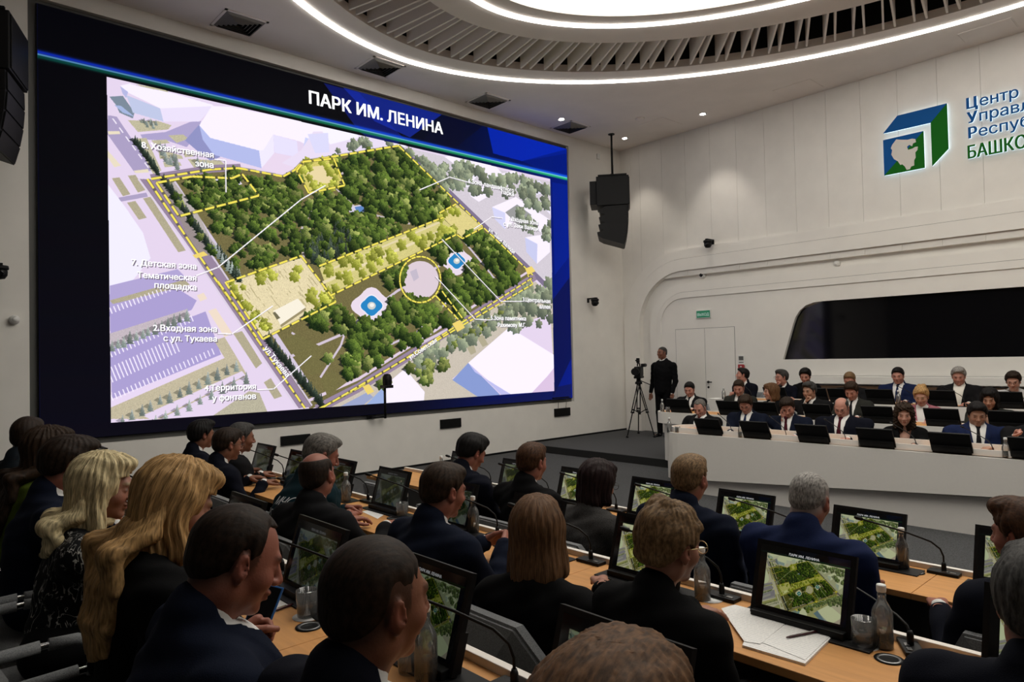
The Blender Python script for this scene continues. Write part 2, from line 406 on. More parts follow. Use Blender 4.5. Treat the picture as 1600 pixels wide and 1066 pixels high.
# ================================================================== PICTURE ON THE SCREENS (drawn here, pixel by pixel)
IW, IH = 1800, 1013
IMG = np.zeros((IH, IW, 3), np.float32)          # row 0 = top, display-referred colours
YY, XX = np.mgrid[0:IH, 0:IW].astype(np.float32)
def spx(P):
    """photo pixels -> picture pixels (through the plane of the screen)"""
    P = np.atleast_2d(np.asarray(P, float))
    d = _D[None] + ((P[:, :1]-800)/FPX)*_RT - ((P[:, 1:2]-533)/FPX)*_UP
    Q = CAMP + ((YS-CAMP[1])/d[:, 1:2])*d
    return np.c_[(Q[:, 0]-SX0)/(SX1-SX0)*IW, (SZ1-Q[:, 2])/(SZ1-SZ0)*IH]
def _mask(P, x0, x1, y0, y1):
    X, Y = XX[y0:y1, x0:x1]+.5, YY[y0:y1, x0:x1]+.5; m = np.zeros(X.shape, bool)
    n = len(P)
    for i in range(n):
        (xa, ya), (xb, yb) = P[i], P[(i+1) % n]
        if ya == yb: continue
        c = ((ya > Y) != (yb > Y)) & (X < (xb-xa)*(Y-ya)/(yb-ya)+xa); m ^= c
    return m
def pfill(P, col, a=1.0, img=None, raw=False, tex=0):
    P = np.asarray(P, float) if raw else spx(P)
    img = IMG if img is None else img
    x0, y0 = np.maximum(np.floor(P.min(0)).astype(int), 0); x1, y1 = np.ceil(P.max(0)).astype(int)+1
    x1, y1 = min(x1, IW), min(y1, IH)
    if x1 <= x0 or y1 <= y0: return
    m = _mask(P, x0, x1, y0, y1); s = img[y0:y1, x0:x1]
    c = np.array(col, np.float32)/255
    if tex: c = np.clip(c*(1+tex*RNG.normal(size=(y1-y0, x1-x0, 1))), 0, 1)[m]
    s[m] = s[m]*(1-a)+c*a
def line(p, q, w, col, dash=None, a=1.0):
    p, q = spx([p])[0], spx([q])[0]; d = q-p; L = np.hypot(*d)
    if L < 1e-6: return
    d /= L; n = np.array([-d[1], d[0]])*w/2
    segs = [(0, L)] if dash is None else [(t, min(t+dash[0], L)) for t in np.arange(0, L, dash[0]+dash[1])]
    for s, e in segs: pfill([p+d*s-n, p+d*s+n, p+d*e+n, p+d*e-n], col, a, raw=True)
def dashed(pts, w=5.5, col=(238, 222, 90), dash=(26, 7)):
    for p, q in zip(pts, pts[1:]):
        line(p, q, w+3, (70, 66, 40), None, .55); line(p, q, w, col, dash)
def T(ox, oy, s): return lambda *pts: [(ox+x/s, oy+y/s) for x, y in pts]
A = T(160, 120, 3.808); B = T(160, 380, 3.675); C = T(500, 200, 2.424)
# slide background
IMG[:] = np.array((3, 3, 7))/255
g = np.clip((XX/IW-.50)/.5, 0, 1)**1.1
IMG[:] = IMG + g[..., None]*np.array((0, 20, 112), np.float32)/255
IMG += (np.clip((YY/IH-.35), 0, 1)*.07)[..., None]*np.array((.5, .4, 1.0), np.float32)
for P, col, a in ((C((560, -200), (1000, -200), (640, 60), (240, -40)), (10, 30, 165), .0),
                  ([(505, 130), (560, 145), (632, 218), (600, 235), (560, 205)], (12, 24, 110), .8), ([(527, 128), (600, 148), (700, 172), (640, 215), (585, 190)], (18, 42, 160), .75),
                  ([(700, 178), (760, 192), (700, 240), (655, 225)], (6, 8, 34), .8), ([(760, 195), (886, 228), (886, 240), (815, 252), (770, 240)], (4, 40, 185), .8),
                  ([(815, 252), (886, 233), (886, 275), (838, 262)], (2, 24, 120), .7), ([(862, 285), (890, 290), (890, 400), (866, 430)], (4, 34, 150), .55), ([(862, 470), (892, 430), (892, 560), (864, 620)], (10, 14, 60), .7),
                  ([(640, 655), (892, 600), (892, 626), (640, 646)], (18, 20, 62), .6)):
    if a: pfill(P, col, a)
# glowing rule under the title
r0, r1 = spx([(57.5, 84)])[0], spx([(886, 278)])[0]
yl = r0[1]+(r1[1]-r0[1])*XX/IW; dd = YY-yl; k = np.clip(XX/IW, 0, 1)
for off, wd, c0, c1, s in ((-5, 5.0, (10, 40, 170), (20, 90, 230), .95), (1, 2.4, (110, 160, 225), (150, 235, 245), 1), (6, 4.5, (5, 60, 55), (40, 190, 110), .95)):
    e = np.exp(-((dd-off)/wd)**2)*s; c = (np.array(c0)*(1-k[..., None])+np.array(c1)*k[..., None])/255
    IMG[:] = IMG*(1-e[..., None])+c*e[..., None]
FRAME_COPY = IMG.copy()
MAPQ = [(166.5, 120.5), (859, 280), (865.5, 611), (173, 661)]
LIL, WHT, BLU, OLV, ROAD = (222, 206, 230), (242, 234, 250), (172, 180, 226), (172, 164, 138), (146, 128, 152)
pfill(MAPQ, LIL)
# --- streets and lots, left
pfill(A((30, 230), (85, 240), (300, 560), (190, 570), (30, 345)), (166, 154, 190))
pfill(A((30, 440), (110, 530), (70, 540), (30, 480)), (226, 214, 190)); line(A((60, 250))[0], A((285, 560))[0], 3, (236, 228, 242), (14, 10))
pfill(A((30, 325), (100, 325), (105, 342), (35, 345)), (226, 214, 190)); pfill(A((185, 560), (270, 550), (275, 570), (195, 575)), (226, 214, 190))
for P in (((55, 605), (100, 600), (165, 700), (120, 712)), ((150, 590), (195, 585), (255, 675), (210, 690)), ((145, 750), (195, 740), (262, 840), (215, 852)), ((240, 725), (285, 715), (495, 1035), (450, 1045))): pfill(A(*P), OLV, tex=.04)
pfill(A((95, 720), (260, 690), (270, 715), (105, 745)), (168, 156, 190))
pfill(A((30, 640), (130, 770), (240, 930), (285, 1080), (30, 1400)), (234, 230, 248))
pfill(A((225, 345), (375, 330), (520, 270), (585, 265), (560, 350), (500, 420), (380, 380), (240, 375)), (168, 158, 198))
for P in (((190, 370), (260, 365), (350, 560), (300, 580)), ((290, 380), (380, 375), (400, 395), (310, 405)), ((330, 430), (470, 470), (480, 490), (340, 490)), ((360, 510), (460, 510), (470, 530), (370, 540)), ((505, 490), (700, 500), (745, 540), (560, 565)), ((390, 350), (480, 345), (510, 370), (440, 395)), ((470, 440), (540, 455), (545, 475), (490, 480)), ((150, 260), (330, 265), (410, 290), (390, 315), (210, 330)), ((195, 45), (370, 75), (395, 95), (230, 60))): pfill(A(*P), (186, 180, 152), tex=.05)
# --- white buildings, top left
pfill(A((40, 120), (120, 115), (190, 215), (180, 250), (100, 215), (80, 170)), (120, 134, 150)); pfill(A((70, 170), (110, 175), (190, 240), (120, 215)), (160, 176, 216))
pfill(A((105, 55), (160, 42), (200, 55), (420, 100), (660, 170), (640, 182), (345, 190), (150, 95)), (240, 233, 252))
pfill(A((105, 58), (152, 92), (140, 128), (118, 100)), (176, 178, 220)); pfill(A((140, 110), (342, 190), (362, 268), (180, 215)), (186, 194, 224)); pfill(A((342, 190), (660, 176), (575, 268), (362, 268)), (228, 218, 242))
pfill(A((490, 380), (575, 285), (600, 380), (700, 480), (640, 500), (560, 440)), (140, 142, 190))
pfill(A((575, 290), (650, 175), (760, 180), (1371, 305), (1800, 400), (1800, 520), (1371, 480), (1170, 385), (1015, 345), (955, 440), (930, 440), (640, 365)), WHT)
pfill(A((575, 290), (640, 365), (930, 440), (945, 545), (660, 465), (595, 375)), (174, 182, 228)); pfill(A((930, 440), (955, 438), (1015, 348), (1020, 455), (945, 545)), (232, 226, 248))
pfill(A((1015, 345), (1155, 385), (1165, 480), (1022, 452)), (224, 218, 246)); pfill(A((945, 545), (1022, 455), (1165, 482), (1140, 560), (1080, 590)), (226, 208, 230)); pfill(A((1185, 460), (1205, 362), (1245, 375), (1250, 465)), (200, 204, 240)); pfill(A((1250, 470), (1275, 430), (1300, 450)), (176, 180, 220))
pfill([(489, 206), (560, 205), (625, 222), (600, 232), (520, 246), (470, 252), (460, 262), (440, 255), (470, 235)], (226, 214, 236))
pfill([(500, 200), (552, 196), (560, 215), (515, 226)], (240, 236, 252)); pfill([(480, 210), (512, 208), (514, 238), (492, 240)], (214, 212, 242))
# --- parking lots, lower left
pfill(B((40, 245), (430, 150), (470, 190), (440, 260), (60, 400), (40, 390)), (172, 160, 206)); pfill(B((40, 330), (470, 210), (500, 240), (60, 350)), OLV, tex=.05)
pfill(B((40, 395), (430, 262), (540, 330), (510, 385), (45, 520)), (166, 154, 204)); pfill(B((40, 520), (480, 380), (505, 415), (45, 610)), (190, 178, 186), tex=.04)
pfill(B((40, 610), (590, 390), (680, 640), (55, 900)), (166, 154, 204)); pfill(B((40, 900), (680, 640), (690, 665), (45, 945)), (224, 208, 234))
pfill(B((45, 945), (700, 660), (640, 560), (700, 540), (790, 690), (830, 760), (330, 1010), (45, 1010)), (188, 178, 152), tex=.05); pfill(B((230, 990), (800, 735), (820, 760), (290, 1020)), LIL)
pfill(B((620, 1000), (840, 850), (900, 860), (950, 980)), (178, 172, 150), tex=.06); pfill(B((750, 520), (800, 505), (915, 690), (880, 720)), OLV, tex=.04); pfill(B((925, 800), (965, 775), (1030, 880), (985, 895)), OLV, tex=.04)
pfill(B((605, 390), (650, 375), (745, 520), (700, 540)), (232, 214, 196)); pfill(B((540, 300), (580, 285), (600, 320), (560, 335)), (232, 214, 196)); pfill(B((515, 70), (580, 48), (605, 70), (535, 88)), (236, 214, 150))
pfill(B((650, 340), (670, 330), (700, 350), (520, 420), (500, 390)), LIL)
for (a, b, n, L) in (((55, 405), (410, 270), 17, 34), ((55, 655), (520, 450), 22, 34), ((60, 800), (440, 625), 19, 80), ((60, 905), (640, 640), 26, 34)):
    for t in np.linspace(0, 1, n):
        x, y = a[0]+(b[0]-a[0])*t, a[1]+(b[1]-a[1])*t; p = B((x, y), (x-14*L/34, y-L)); line(p[0], p[1], 2.6, (240, 232, 248))
# --- right-hand city
pfill([(622, 228), (862, 285), (866, 440), (833, 432)], (206, 198, 208), tex=.03)
for P, c in ((((470, 110), (560, 90), (650, 130), (690, 175), (640, 190), (560, 175)), WHT), (((490, 185), (540, 160), (600, 175), (560, 225), (500, 215)), (238, 232, 250)), (((660, 180), (740, 160), (760, 190), (700, 225)), WHT), (((740, 230), (830, 200), (860, 240), (800, 260)), (228, 222, 244)), (((560, 230), (620, 220), (645, 255), (600, 280), (570, 260)), WHT),
             (((650, 300), (740, 262), (872, 350), (868, 420), (815, 380), (760, 335), (700, 380)), WHT), (((700, 320), (745, 290), (800, 330), (750, 370)), (150, 150, 150)), (((775, 415), (868, 400), (870, 470), (820, 515)), WHT), (((775, 415), (822, 440), (820, 515), (780, 470)), (196, 198, 232)), (((835, 290), (872, 275), (872, 330)), (232, 226, 246)), (((650, 300), (700, 322), (700, 385), (660, 345)), (206, 206, 238))): pfill(C(*P), c)
# --- the park itself
PARK = [(252, 281), (330, 267), (370, 264), (440, 276), (462, 266), (474, 252), (621, 228), (834, 432), (560, 603), (497, 634), (484, 640), (420, 540), (318, 382)]
pfill(PARK, (112, 104, 66), tex=.10)
def rd(pts, w, col): 
    for p, q in zip(pts, pts[1:]): line(p, q, w, col)
pfill([(218, 280), (290.6, 380), (466, 638), (486, 636), (316, 380), (250, 281)], ROAD); rd([(252, 281), (318, 380), (487, 634)], 5, (206, 194, 214)); rd([(216, 280), (289, 380), (463, 637)], 5, (214, 202, 220)); rd([(236, 279), (330, 264), (376, 262)], 20, ROAD)
rd([(494, 640), (560, 606), (836, 432)], 30, ROAD); rd([(482, 626), (560, 592), (826, 424)], 9, (216, 198, 218)); rd([(622, 230), (700, 300), (836, 430), (866, 460)], 22, (124, 112, 138))
rd([(270, 285), (480, 600)], 15, (206, 194, 214)); rd([(447, 560), (540, 520), (560, 500), (620, 455), (712, 400)], 8, (204, 190, 206)); rd([(500, 590), (532, 540), (545, 500)], 7, (204, 190, 206)); rd([(455, 520), (502, 548)], 6, (204, 190, 206)); rd([(480, 470), (470, 360), (500, 300), (560, 250)], 7, (190, 178, 180)); rd([(520, 290), (560, 330), (640, 350)], 6, (190, 178, 180)); rd([(720, 372), (760, 420), (780, 446)], 7, (200, 188, 204)); rd([(606, 540), (650, 520), (700, 470)], 7, (200, 188, 204)); rd([(560, 420), (540, 380)], 7, (200, 188, 204))
pfill(B((1030, 560), (1110, 520), (1280, 610), (1260, 740), (1200, 760)), (112, 106, 66), tex=.08); pfill(B((1250, 780), (1323, 730), (1400, 800), (1290, 880)), (112, 106, 66), tex=.08)
pfill(A((320, 630), (410, 610), (560, 800), (640, 960), (720, 1066), (560, 1066), (470, 870)), (150, 144, 118), .5, tex=.06)
pfill(A((670, 610), (800, 595), (830, 640), (700, 670)), (228, 220, 240))
pfill(C((35, 405), (70, 398), (110, 460), (80, 470)), (214, 206, 214)); pfill(C((100, 300), (160, 290), (180, 320), (120, 335)), (206, 200, 220)); pfill(C((130, 300), (160, 295), (170, 315), (140, 325)), (92, 130, 190))
Z7 = [(463, 267), (474, 253), (521, 248), (538, 290), (482, 302)]; Z2 = [(350, 441), (469, 400), (524, 472), (410, 529)]; ZA = [(498, 417), (690, 340), (716, 365), (514, 461)]; Z1 = [(686, 334), (712, 319), (754, 355), (722, 372)]
for Z, c in ((Z7, (206, 194, 104)), (Z2, (222, 208, 168)), (ZA, (206, 196, 128)), (Z1, (216, 202, 134))): pfill(Z, c, tex=.06)
pfill([(474, 262), (512, 258), (524, 284), (486, 292)], (226, 208, 160)); line((504, 442), (700, 356), 9, (224, 210, 170)); line((510, 424), (690, 346), 6, (220, 206, 166))
for i in range(60):
    t, s = RNG.random(2); p = np.array((366, 438))*(1-t)+np.array((468, 408))*t+np.array((48, 66))*s*.9; line(p, p+np.array((12, 17))*RNG.random()*.9, 2, (178, 166, 126))
pfill(B((980, 390), (1120, 318), (1165, 370), (1020, 470)), (240, 232, 214)); pfill(B((1020, 470), (1165, 370), (1168, 384), (1024, 484)), (150, 138, 104)); pfill(B((975, 400), (990, 395), (1020, 430), (1000, 440)), (110, 104, 80))
def disc(c, rx, ry, col, n=28, a=1.0, wob=0): pfill([(c[0]+rx*(1+wob*math.cos(4*t))*math.cos(t), c[1]+ry*(1+wob*math.cos(4*t))*math.sin(t)) for t in np.linspace(0, 2*math.pi, n, endpoint=False)], col, a)
disc((656, 438), 29, 30, (214, 198, 208)); pfill([(640, 425), (650, 420), (654, 434), (646, 440)], (190, 180, 196))
for c, s in (((580, 478), 1.0), ((713, 408), .78)):
    disc(c, 29*s, 26*s, (226, 212, 226), wob=.12); disc(c, 17*s, 16*s, (236, 232, 240), wob=.1); disc(c, 15.5*s, 14.5*s, (38, 128, 190), wob=.1); disc(c, 6.5*s, 6*s, (196, 200, 196)); disc((c[0]+.5, c[1]-1), 3.5*s, 3*s, (238, 234, 230))
# lower right blocks
pfill([(560, 606), (836, 440), (866, 470), (866, 612), (500, 642)], (196, 186, 172), tex=.04)
pfill(C((500, 950), (640, 830), (720, 760), (870, 700), (890, 1010), (640, 1025)), LIL); pfill(C((500, 955), (560, 890), (680, 1010), (630, 1030), (590, 1015)), (132, 150, 204)); pfill(C((560, 890), (715, 755), (885, 860), (888, 1002), (700, 1012)), (244, 236, 252)); pfill(C((560, 890), (585, 925), (720, 1008), (690, 1016)), (186, 186, 232))
pfill(C((860, 940), (888, 905), (888, 1000), (800, 1004)), (214, 190, 220)); pfill(C((245, 975), (320, 912), (395, 1000), (392, 1036), (240, 1052)), WHT); pfill(C((170, 1052), (245, 975), (245, 1052)), (150, 170, 214)); pfill(C((70, 1058), (180, 1000), (200, 1020), (150, 1060)), (150, 160, 196))
rd([(494, 641), (560, 607), (836, 433)], 24, ROAD)
rd([(650, 540), (690, 520), (730, 500)], 10, (206, 190, 210))
for P in (((545, 815), (575, 800), (590, 850), (570, 860)), ((590, 790), (615, 785), (635, 820), (615, 830))): pfill(C(*P), OLV)
# --- trees
TREE = []
def inside(P, Q):
    m = np.zeros(len(P), bool)
    for i in range(len(Q)):
        (xa, ya), (xb, yb) = Q[i], Q[(i+1) % len(Q)]
        if ya == yb: continue
        m ^= ((ya > P[:, 1]) != (yb > P[:, 1])) & (P[:, 0] < (xb-xa)*(P[:, 1]-ya)/(yb-ya)+xa)
    return m
def scatter(Q, n, r, kind, avoid=()):
    Q = np.array(Q, float); P = RNG.uniform(Q.min(0), Q.max(0), (n*4, 2)); P = P[inside(P, Q)]; P = P[(np.sin(P[:, 0]*.31+1)*np.sin(P[:, 1]*.37+.7)+.7*np.sin(P[:, 0]*.13-P[:, 1]*.17)) < .82] if kind == 'd' else P
    for a in avoid: P = P[~inside(P, a)]
    for p in P[:n]: TREE.append((p[0], p[1], r*RNG.uniform(.8, 1.3)*(1.12 if kind == 'd' else 1), 'g' if kind == 'd' and RNG.random() < .13 else kind))
def grow(Q, s):
    Q = np.array(Q, float); c = Q.mean(0); return c+(Q-c)*s
circ = lambda c, rx, ry: np.array([(c[0]+rx*math.cos(t), c[1]+ry*math.sin(t)) for t in np.linspace(0, 6.28, 16)])
AV = [grow(Z, 1.03) for Z in (Z7, Z2, ZA, Z1)]+[circ((656, 436), 30, 31), circ((580, 476), 28, 24), circ((713, 407), 22, 19), circ((560, 328), 14, 10)]
scatter([(330, 276), (372, 268), (440, 280), (466, 270), (484, 304), (538, 294), (522, 250), (618, 232), (700, 308), (684, 332), (500, 410), (470, 396), (352, 436), (300, 350), (262, 292)], 430, 6.2, 'd', AV)
scatter([(530, 246), (618, 231), (706, 314), (684, 334), (560, 384), (500, 330)], 210, 6.0, 'd', AV)
scatter([(280, 280), (372, 268), (480, 300), (465, 330), (330, 320)], 60, 6.0, 'd', AV)
scatter([(720, 372), (752, 360), (818, 428), (720, 492), (690, 460), (700, 430)], 150, 6.0, 'd', AV)
scatter([(440, 500), (520, 466), (560, 500), (630, 460), (660, 470), (716, 498), (620, 548), (530, 598), (545, 520)], 165, 6.6, 'd', AV)
scatter([(700, 372), (720, 372), (690, 410), (676, 392)], 20, 6, 'd', AV); scatter([(600, 430), (640, 410), (630, 440), (606, 450)], 16, 6, 'd', AV)
scatter([(628, 232), (700, 262), (700, 300), (660, 270)], 30, 4.5, 'p'); scatter([(690, 250), (860, 290), (862, 330), (760, 300), (700, 290)], 55, 6, 'p'); scatter([(800, 320), (862, 350), (862, 380), (810, 350)], 22, 5, 'p'); scatter([(560, 215), (620, 222), (520, 240)], 20, 4, 'p')
scatter([(650, 555), (720, 510), (840, 440), (850, 470), (760, 520), (640, 590)], 60, 6, 'p'); scatter([(790, 470), (860, 440), (862, 500), (800, 520)], 36, 6, 'p'); scatter([(648, 578), (690, 550), (700, 570), (655, 600)], 14, 6, 'g')
scatter(ZA, 44, 6, 'y'); scatter(Z7, 24, 5.5, 'y', [np.array([(476, 264), (510, 260), (520, 282), (488, 288)])]); scatter([(352, 440), (372, 436), (420, 512), (408, 522)], 26, 5, 'y'); scatter([(400, 425), (424, 418), (428, 434), (404, 440)], 10, 6, 'y'); scatter([(456, 420), (468, 418), (470, 432), (458, 434)], 5, 6, 'y'); scatter([(480, 450), (520, 466), (490, 488)], 12, 6, 'y'); scatter([(690, 334), (712, 322), (720, 330), (694, 340)], 5, 5, 'y')
scatter([(470, 380), (530, 365), (545, 395), (490, 408)], 50, 5.5, 'c'); scatter([(520, 350), (545, 345), (550, 380), (530, 385)], 20, 5, 'c')
def row(p, q, n, r, kind):
    for t in np.linspace(0, 1, n): TREE.append((p[0]+(q[0]-p[0])*t+RNG.normal()*.8, p[1]+(q[1]-p[1])*t+RNG.normal()*.8, r*RNG.uniform(.85, 1.2), kind))
for a, b, n, r, k in (((200, 375), (330, 560), 22, 5, 'c'), ((365, 600), (650, 1020), 40, 5.5, 'c')): row(*A(a, b), n, r, k)
for a, b, n, r in (((50, 590), (480, 410), 13, 6.5), ((110, 1010), (770, 700), 13, 6.5), ((300, 1020), (820, 770), 9, 6.5), ((650, 40), (780, 180), 8, 6)): row(*B(a, b), n, r, 'n')
row(*B((950, 540), (1250, 900)), 26, 6, 'c'); row(*B((660, 30), (780, 190)), 10, 6.5, 'c')
row((700, 545), (800, 480), 12, 5, 'g'); row((640, 236), (706, 292), 14, 4, 'p')
scatter(A((330, 380), (480, 470), (450, 540), (360, 500)), 14, 5, 'n'); scatter(A((560, 500), (640, 520), (600, 545)), 6, 5, 'n'); scatter(A((200, 250), (330, 270), (300, 300)), 10, 3, 'n')
for x, y in ((540, 560), (556, 580), (512, 560), (640, 575), (603, 596), (596, 600), (668, 593), (574, 566)): TREE.append((x, y, 8, 'g'))
PATHS = [((270, 285), (480, 600), 7), ((447, 560), (540, 520), 5), ((540, 520), (560, 500), 5), ((560, 500), (620, 455), 5), ((620, 455), (712, 400), 5), ((500, 590), (532, 540), 5), ((455, 520), (502, 548), 4), ((480, 470), (470, 360), 5), ((470, 360), (500, 300), 5), ((500, 300), (560, 250), 4), ((520, 290), (560, 330), 5), ((560, 330), (640, 350), 4), ((720, 372), (760, 420), 5), ((760, 420), (780, 446), 5), ((606, 540), (650, 520), 5), ((650, 520), (700, 470), 5), ((560, 420), (540, 380), 4), ((585, 240), (560, 330), 4), ((372, 268), (480, 302), 3)]
def near_path(t):
    if t[3] not in 'dg': return False
    for (ax_, ay_), (bx_, by_), w in PATHS:
        dx, dy = bx_-ax_, by_-ay_; u = max(0, min(1, ((t[0]-ax_)*dx+(t[1]-ay_)*dy)/(dx*dx+dy*dy)))
        if math.hypot(t[0]-ax_-u*dx, t[1]-ay_-u*dy) < w: return True
    return False
TREE = [t for t in TREE if not near_path(t)]
TREE.sort(key=lambda t: t[1])
PAL = {'d': ((16, 32, 12), (106, 128, 52)), 'g': ((46, 64, 26), (166, 172, 96)), 'y': ((116, 122, 36), (206, 206, 96)), 'c': ((24, 34, 28), (92, 104, 88)), 'p': ((92, 102, 88), (160, 168, 138)), 'n': ((112, 124, 118), (188, 192, 190))}
tp = spx([(t[0], t[1]) for t in TREE]); tr = spx([(t[0]+t[2], t[1]) for t in TREE])
rr_ = np.maximum(np.abs(tr-tp)[:, 0], 3)
for (x, y), r, t in zip(tp, rr_, TREE):                # shadows first
    if t[3] in 'dcgn': pfill([(x-1.7*r, y+.2*r), (x-.6*r, y-.5*r), (x+.5*r, y+.3*r), (x-.3*r, y+.9*r)], (14, 20, 20), .7 if t[3] != 'n' else .3, raw=True)
for (x, y), r, t in zip(tp, rr_, TREE):
    k = t[3]; con = k in 'cn'; rx, ry = (r*.75, r*1.5) if con else (r*1.05, r*1.05)
    x0, x1, y0, y1 = int(x-rx-2), int(x+rx+3), int(y-ry-2), int(y+ry+3)
    if x0 < 0 or y0 < 0 or x1 > IW or y1 > IH: continue
    X, Y = (XX[y0:y1, x0:x1]-x)/rx, (YY[y0:y1, x0:x1]-y)/ry
    ang = np.arctan2(Y, X); edge = 1+.16*np.sin(ang*5+x)+.1*np.sin(ang*9+y)
    d = np.hypot(X, Y)/edge
    if con: d = np.maximum(np.abs(X)/np.clip((Y+1.02)/2*(1+.25*np.sin(Y*14)), .02, 2), np.abs(Y))
    m = d < 1
    if not m.any(): continue
    lit = np.clip(.42+.46*X-.46*Y+RNG.normal(size=X.shape)*.24, 0, 1)**1.35
    v = RNG.uniform(.8, 1.15); lo, hi = np.array(PAL[k][0])*v/255, np.array(PAL[k][1])*v/255
    s = IMG[y0:y1, x0:x1]; s[m] = (lo+(hi-lo)*lit[..., None])[m]
# --- dashed yellow outlines and pointer lines
dashed([(236, 280), (330, 265), (372, 263), (442, 276), (460, 266), (472, 253), (622, 228), (832, 430)]); dashed([(244, 286), (300, 276), (362, 279), (378, 272), (404, 306), (280, 338)]); dashed([(230, 280), (299, 383), (476, 638)]); dashed([(244, 286), (279, 338)]); dashed([(340, 440), (400, 527)]); dashed([(352, 442), (470, 400), (524, 472), (410, 530), (352, 442)])
dashed([(498, 416), (692, 340)]); dashed([(714, 366), (516, 462)]); dashed(Z7+[Z7[0]]); dashed([(686, 333), (712, 319)]); dashed([(754, 356), (722, 373), (712, 366)]); dashed([(496, 640), (560, 606), (832, 434)]); dashed([(505, 636), (832, 444), (824, 430)])
q = [(656+32*math.cos(t), 437+36*math.sin(t)) for t in np.linspace(0, 6.28, 26)]; dashed(q, dash=(18, 7)); dashed([(680, 462), (720, 504)]); dashed([(690, 455), (724, 500)])
for P in ([(706, 506), (718, 500), (726, 512), (714, 519)], [(820, 420), (830, 416), (836, 424), (824, 430)], [(566, 604), (576, 600), (584, 612), (574, 617)], B((515, 70), (580, 48), (605, 70), (535, 88))): pfill(P, (232, 206, 110))
for L in ([(334, 249), (352, 251), (353, 301)], [(306, 431), (340, 418), (470, 312), (508, 290)], [(340, 521), (362, 522), (426, 478)], [(401, 609), (427, 608), (486, 556)], [(655, 297), (702, 277), (735, 286)], [(740, 358), (768, 339), (785, 341)], [(690, 374), (782, 471), (816, 471)], [(680, 432), (742, 499), (766, 500)]):
    for p, r in zip(L, L[1:]): line((p[0]-1, p[1]+1), (r[0]-1, r[1]+1), 4, (120, 112, 120), None, .5); line(p, r, 3.2, (246, 242, 248))
# picture keeps inside its frame
m = np.zeros((IH, IW), bool); P = spx(MAPQ); mk = _mask(P, 0, IW, 0, IH); IMG[~mk] = FRAME_COPY[~mk]
def to_image(name, arr):
    im = bpy.data.images.new(name, arr.shape[1], arr.shape[0]); px = np.ones((*arr.shape[:2], 4), np.float32); px[..., :3] = np.clip(arr, 0, 1)[::-1]
    im.pixels.foreach_set(px.ravel()); im.update(); im.pack(); return im
PIC = to_image('park_plan', IMG)
def screen_mat(name, img, s, tint=(1, 1, 1), gamma=1.0, gloss=None):
    m = bpy.data.materials.new(name); m.use_nodes = True; nt = m.node_tree; b = nt.nodes['Principled BSDF']
    t = nt.nodes.new('ShaderNodeTexImage'); t.image = img
    gm = nt.nodes.new('ShaderNodeGamma'); gm.inputs[1].default_value = gamma
    mx = nt.nodes.new('ShaderNodeMix'); mx.data_type = 'RGBA'; mx.blend_type = 'MULTIPLY'; mx.inputs['Factor'].default_value = 1
    mx.inputs['B'].default_value = (*tint, 1)
    nt.links.new(t.outputs[0], gm.inputs[0]); nt.links.new(gm.outputs[0], mx.inputs['A']); nt.links.new(mx.outputs['Result'], b.inputs['Emission Color'])
    b.inputs['Emission Strength'].default_value = s; b.inputs['Base Color'].default_value = (.004, .004, .005, 1); b.inputs['Roughness'].default_value = gloss or .5
    b.inputs['Specular IOR Level'].default_value = .02 if gloss is None else .5
    return m
def uvquad(name, W, H):
    me = bpy.data.meshes.new(name); me.from_pydata([(0, 0, 0), (W, 0, 0), (W, 0, H), (0, 0, H), (0, .02, 0), (W, .02, 0), (W, .02, H), (0, .02, H)], [], [(0, 1, 2, 3), (5, 4, 7, 6), (4, 0, 3, 7), (1, 5, 6, 2), (4, 5, 1, 0), (3, 2, 6, 7)])
    uv = me.uv_layers.new(name='UVMap'); vals = [(0, 0), (1, 0), (1, 1), (0, 1)]+[(0.001, 0.001)]*20
    for l, v in zip(uv.data, vals): l.uv = v
    return me
# ---- the wall screen
SW, SH = SX1-SX0, SZ1-SZ0
scr = empty('video_wall', (SX0, YS-.012, SZ0), 0, 'huge wall screen showing an aerial park plan under a dark blue title bar', 'screen')
MB().box((-.012, .022, -.012), (SW+.012, .09, SH+.012)).build('screen_housing', M_BLACKP, scr)
link('screen_panel', uvquad('screen_panel', SW, SH), screen_mat('led_wall_picture', PIC, SCREEN_W), scr)
M_LETTER = emat('screen_lettering', (1, 1, 1), SCREEN_W*1.05); M_LSH = emat('screen_letter_shadow', srgb((.44, .40, .46)), SCREEN_W)
def screen_text(s, pl, pr, bold, shadow=True, stretch=1.0, parent=scr, name='lettering'):
    """text whose baseline runs from photo pixel pl to pr on the screen plane"""
    V, F = text_mesh(s, .006); W = V[:, 0].max()
    if bold:
        n0 = len(V); V = np.concatenate([V+np.array((d*bold, e*bold*.5, 0)) for d in (-1, 0, 1) for e in (-1, 1)]); F = [tuple(i+n0*k for i in f) for k in range(6) for f in F]
    a = at(*pl, 1, YS)-np.array((SX0, YS, SZ0)); b = at(*pr, 1, YS)-np.array((SX0, YS, SZ0)); u = (b-a)/W; L = np.linalg.norm(u)
    w = np.array((-u[2], 0, u[0]))*stretch
    for k, (off, m) in enumerate((((.012, 0, -.014), M_LSH), ((0, 0, 0), M_LETTER)) if shadow else (((0, 0, 0), M_LETTER),)):
        P = a+np.array(off)+V[:, :1]*u+V[:, 1:2]*w; P[:, 1] = -.003-.002*k-(np.arange(len(V))//(len(V)//6 if bold else len(V)))*.0001
        link(name if m is M_LETTER else 'lettering_shadow', pymesh(name, P, F), m, parent)
screen_text('ПАРК ИМ. ЛЕНИНА', (483, 162), (691, 210), .028, False, 1.0)
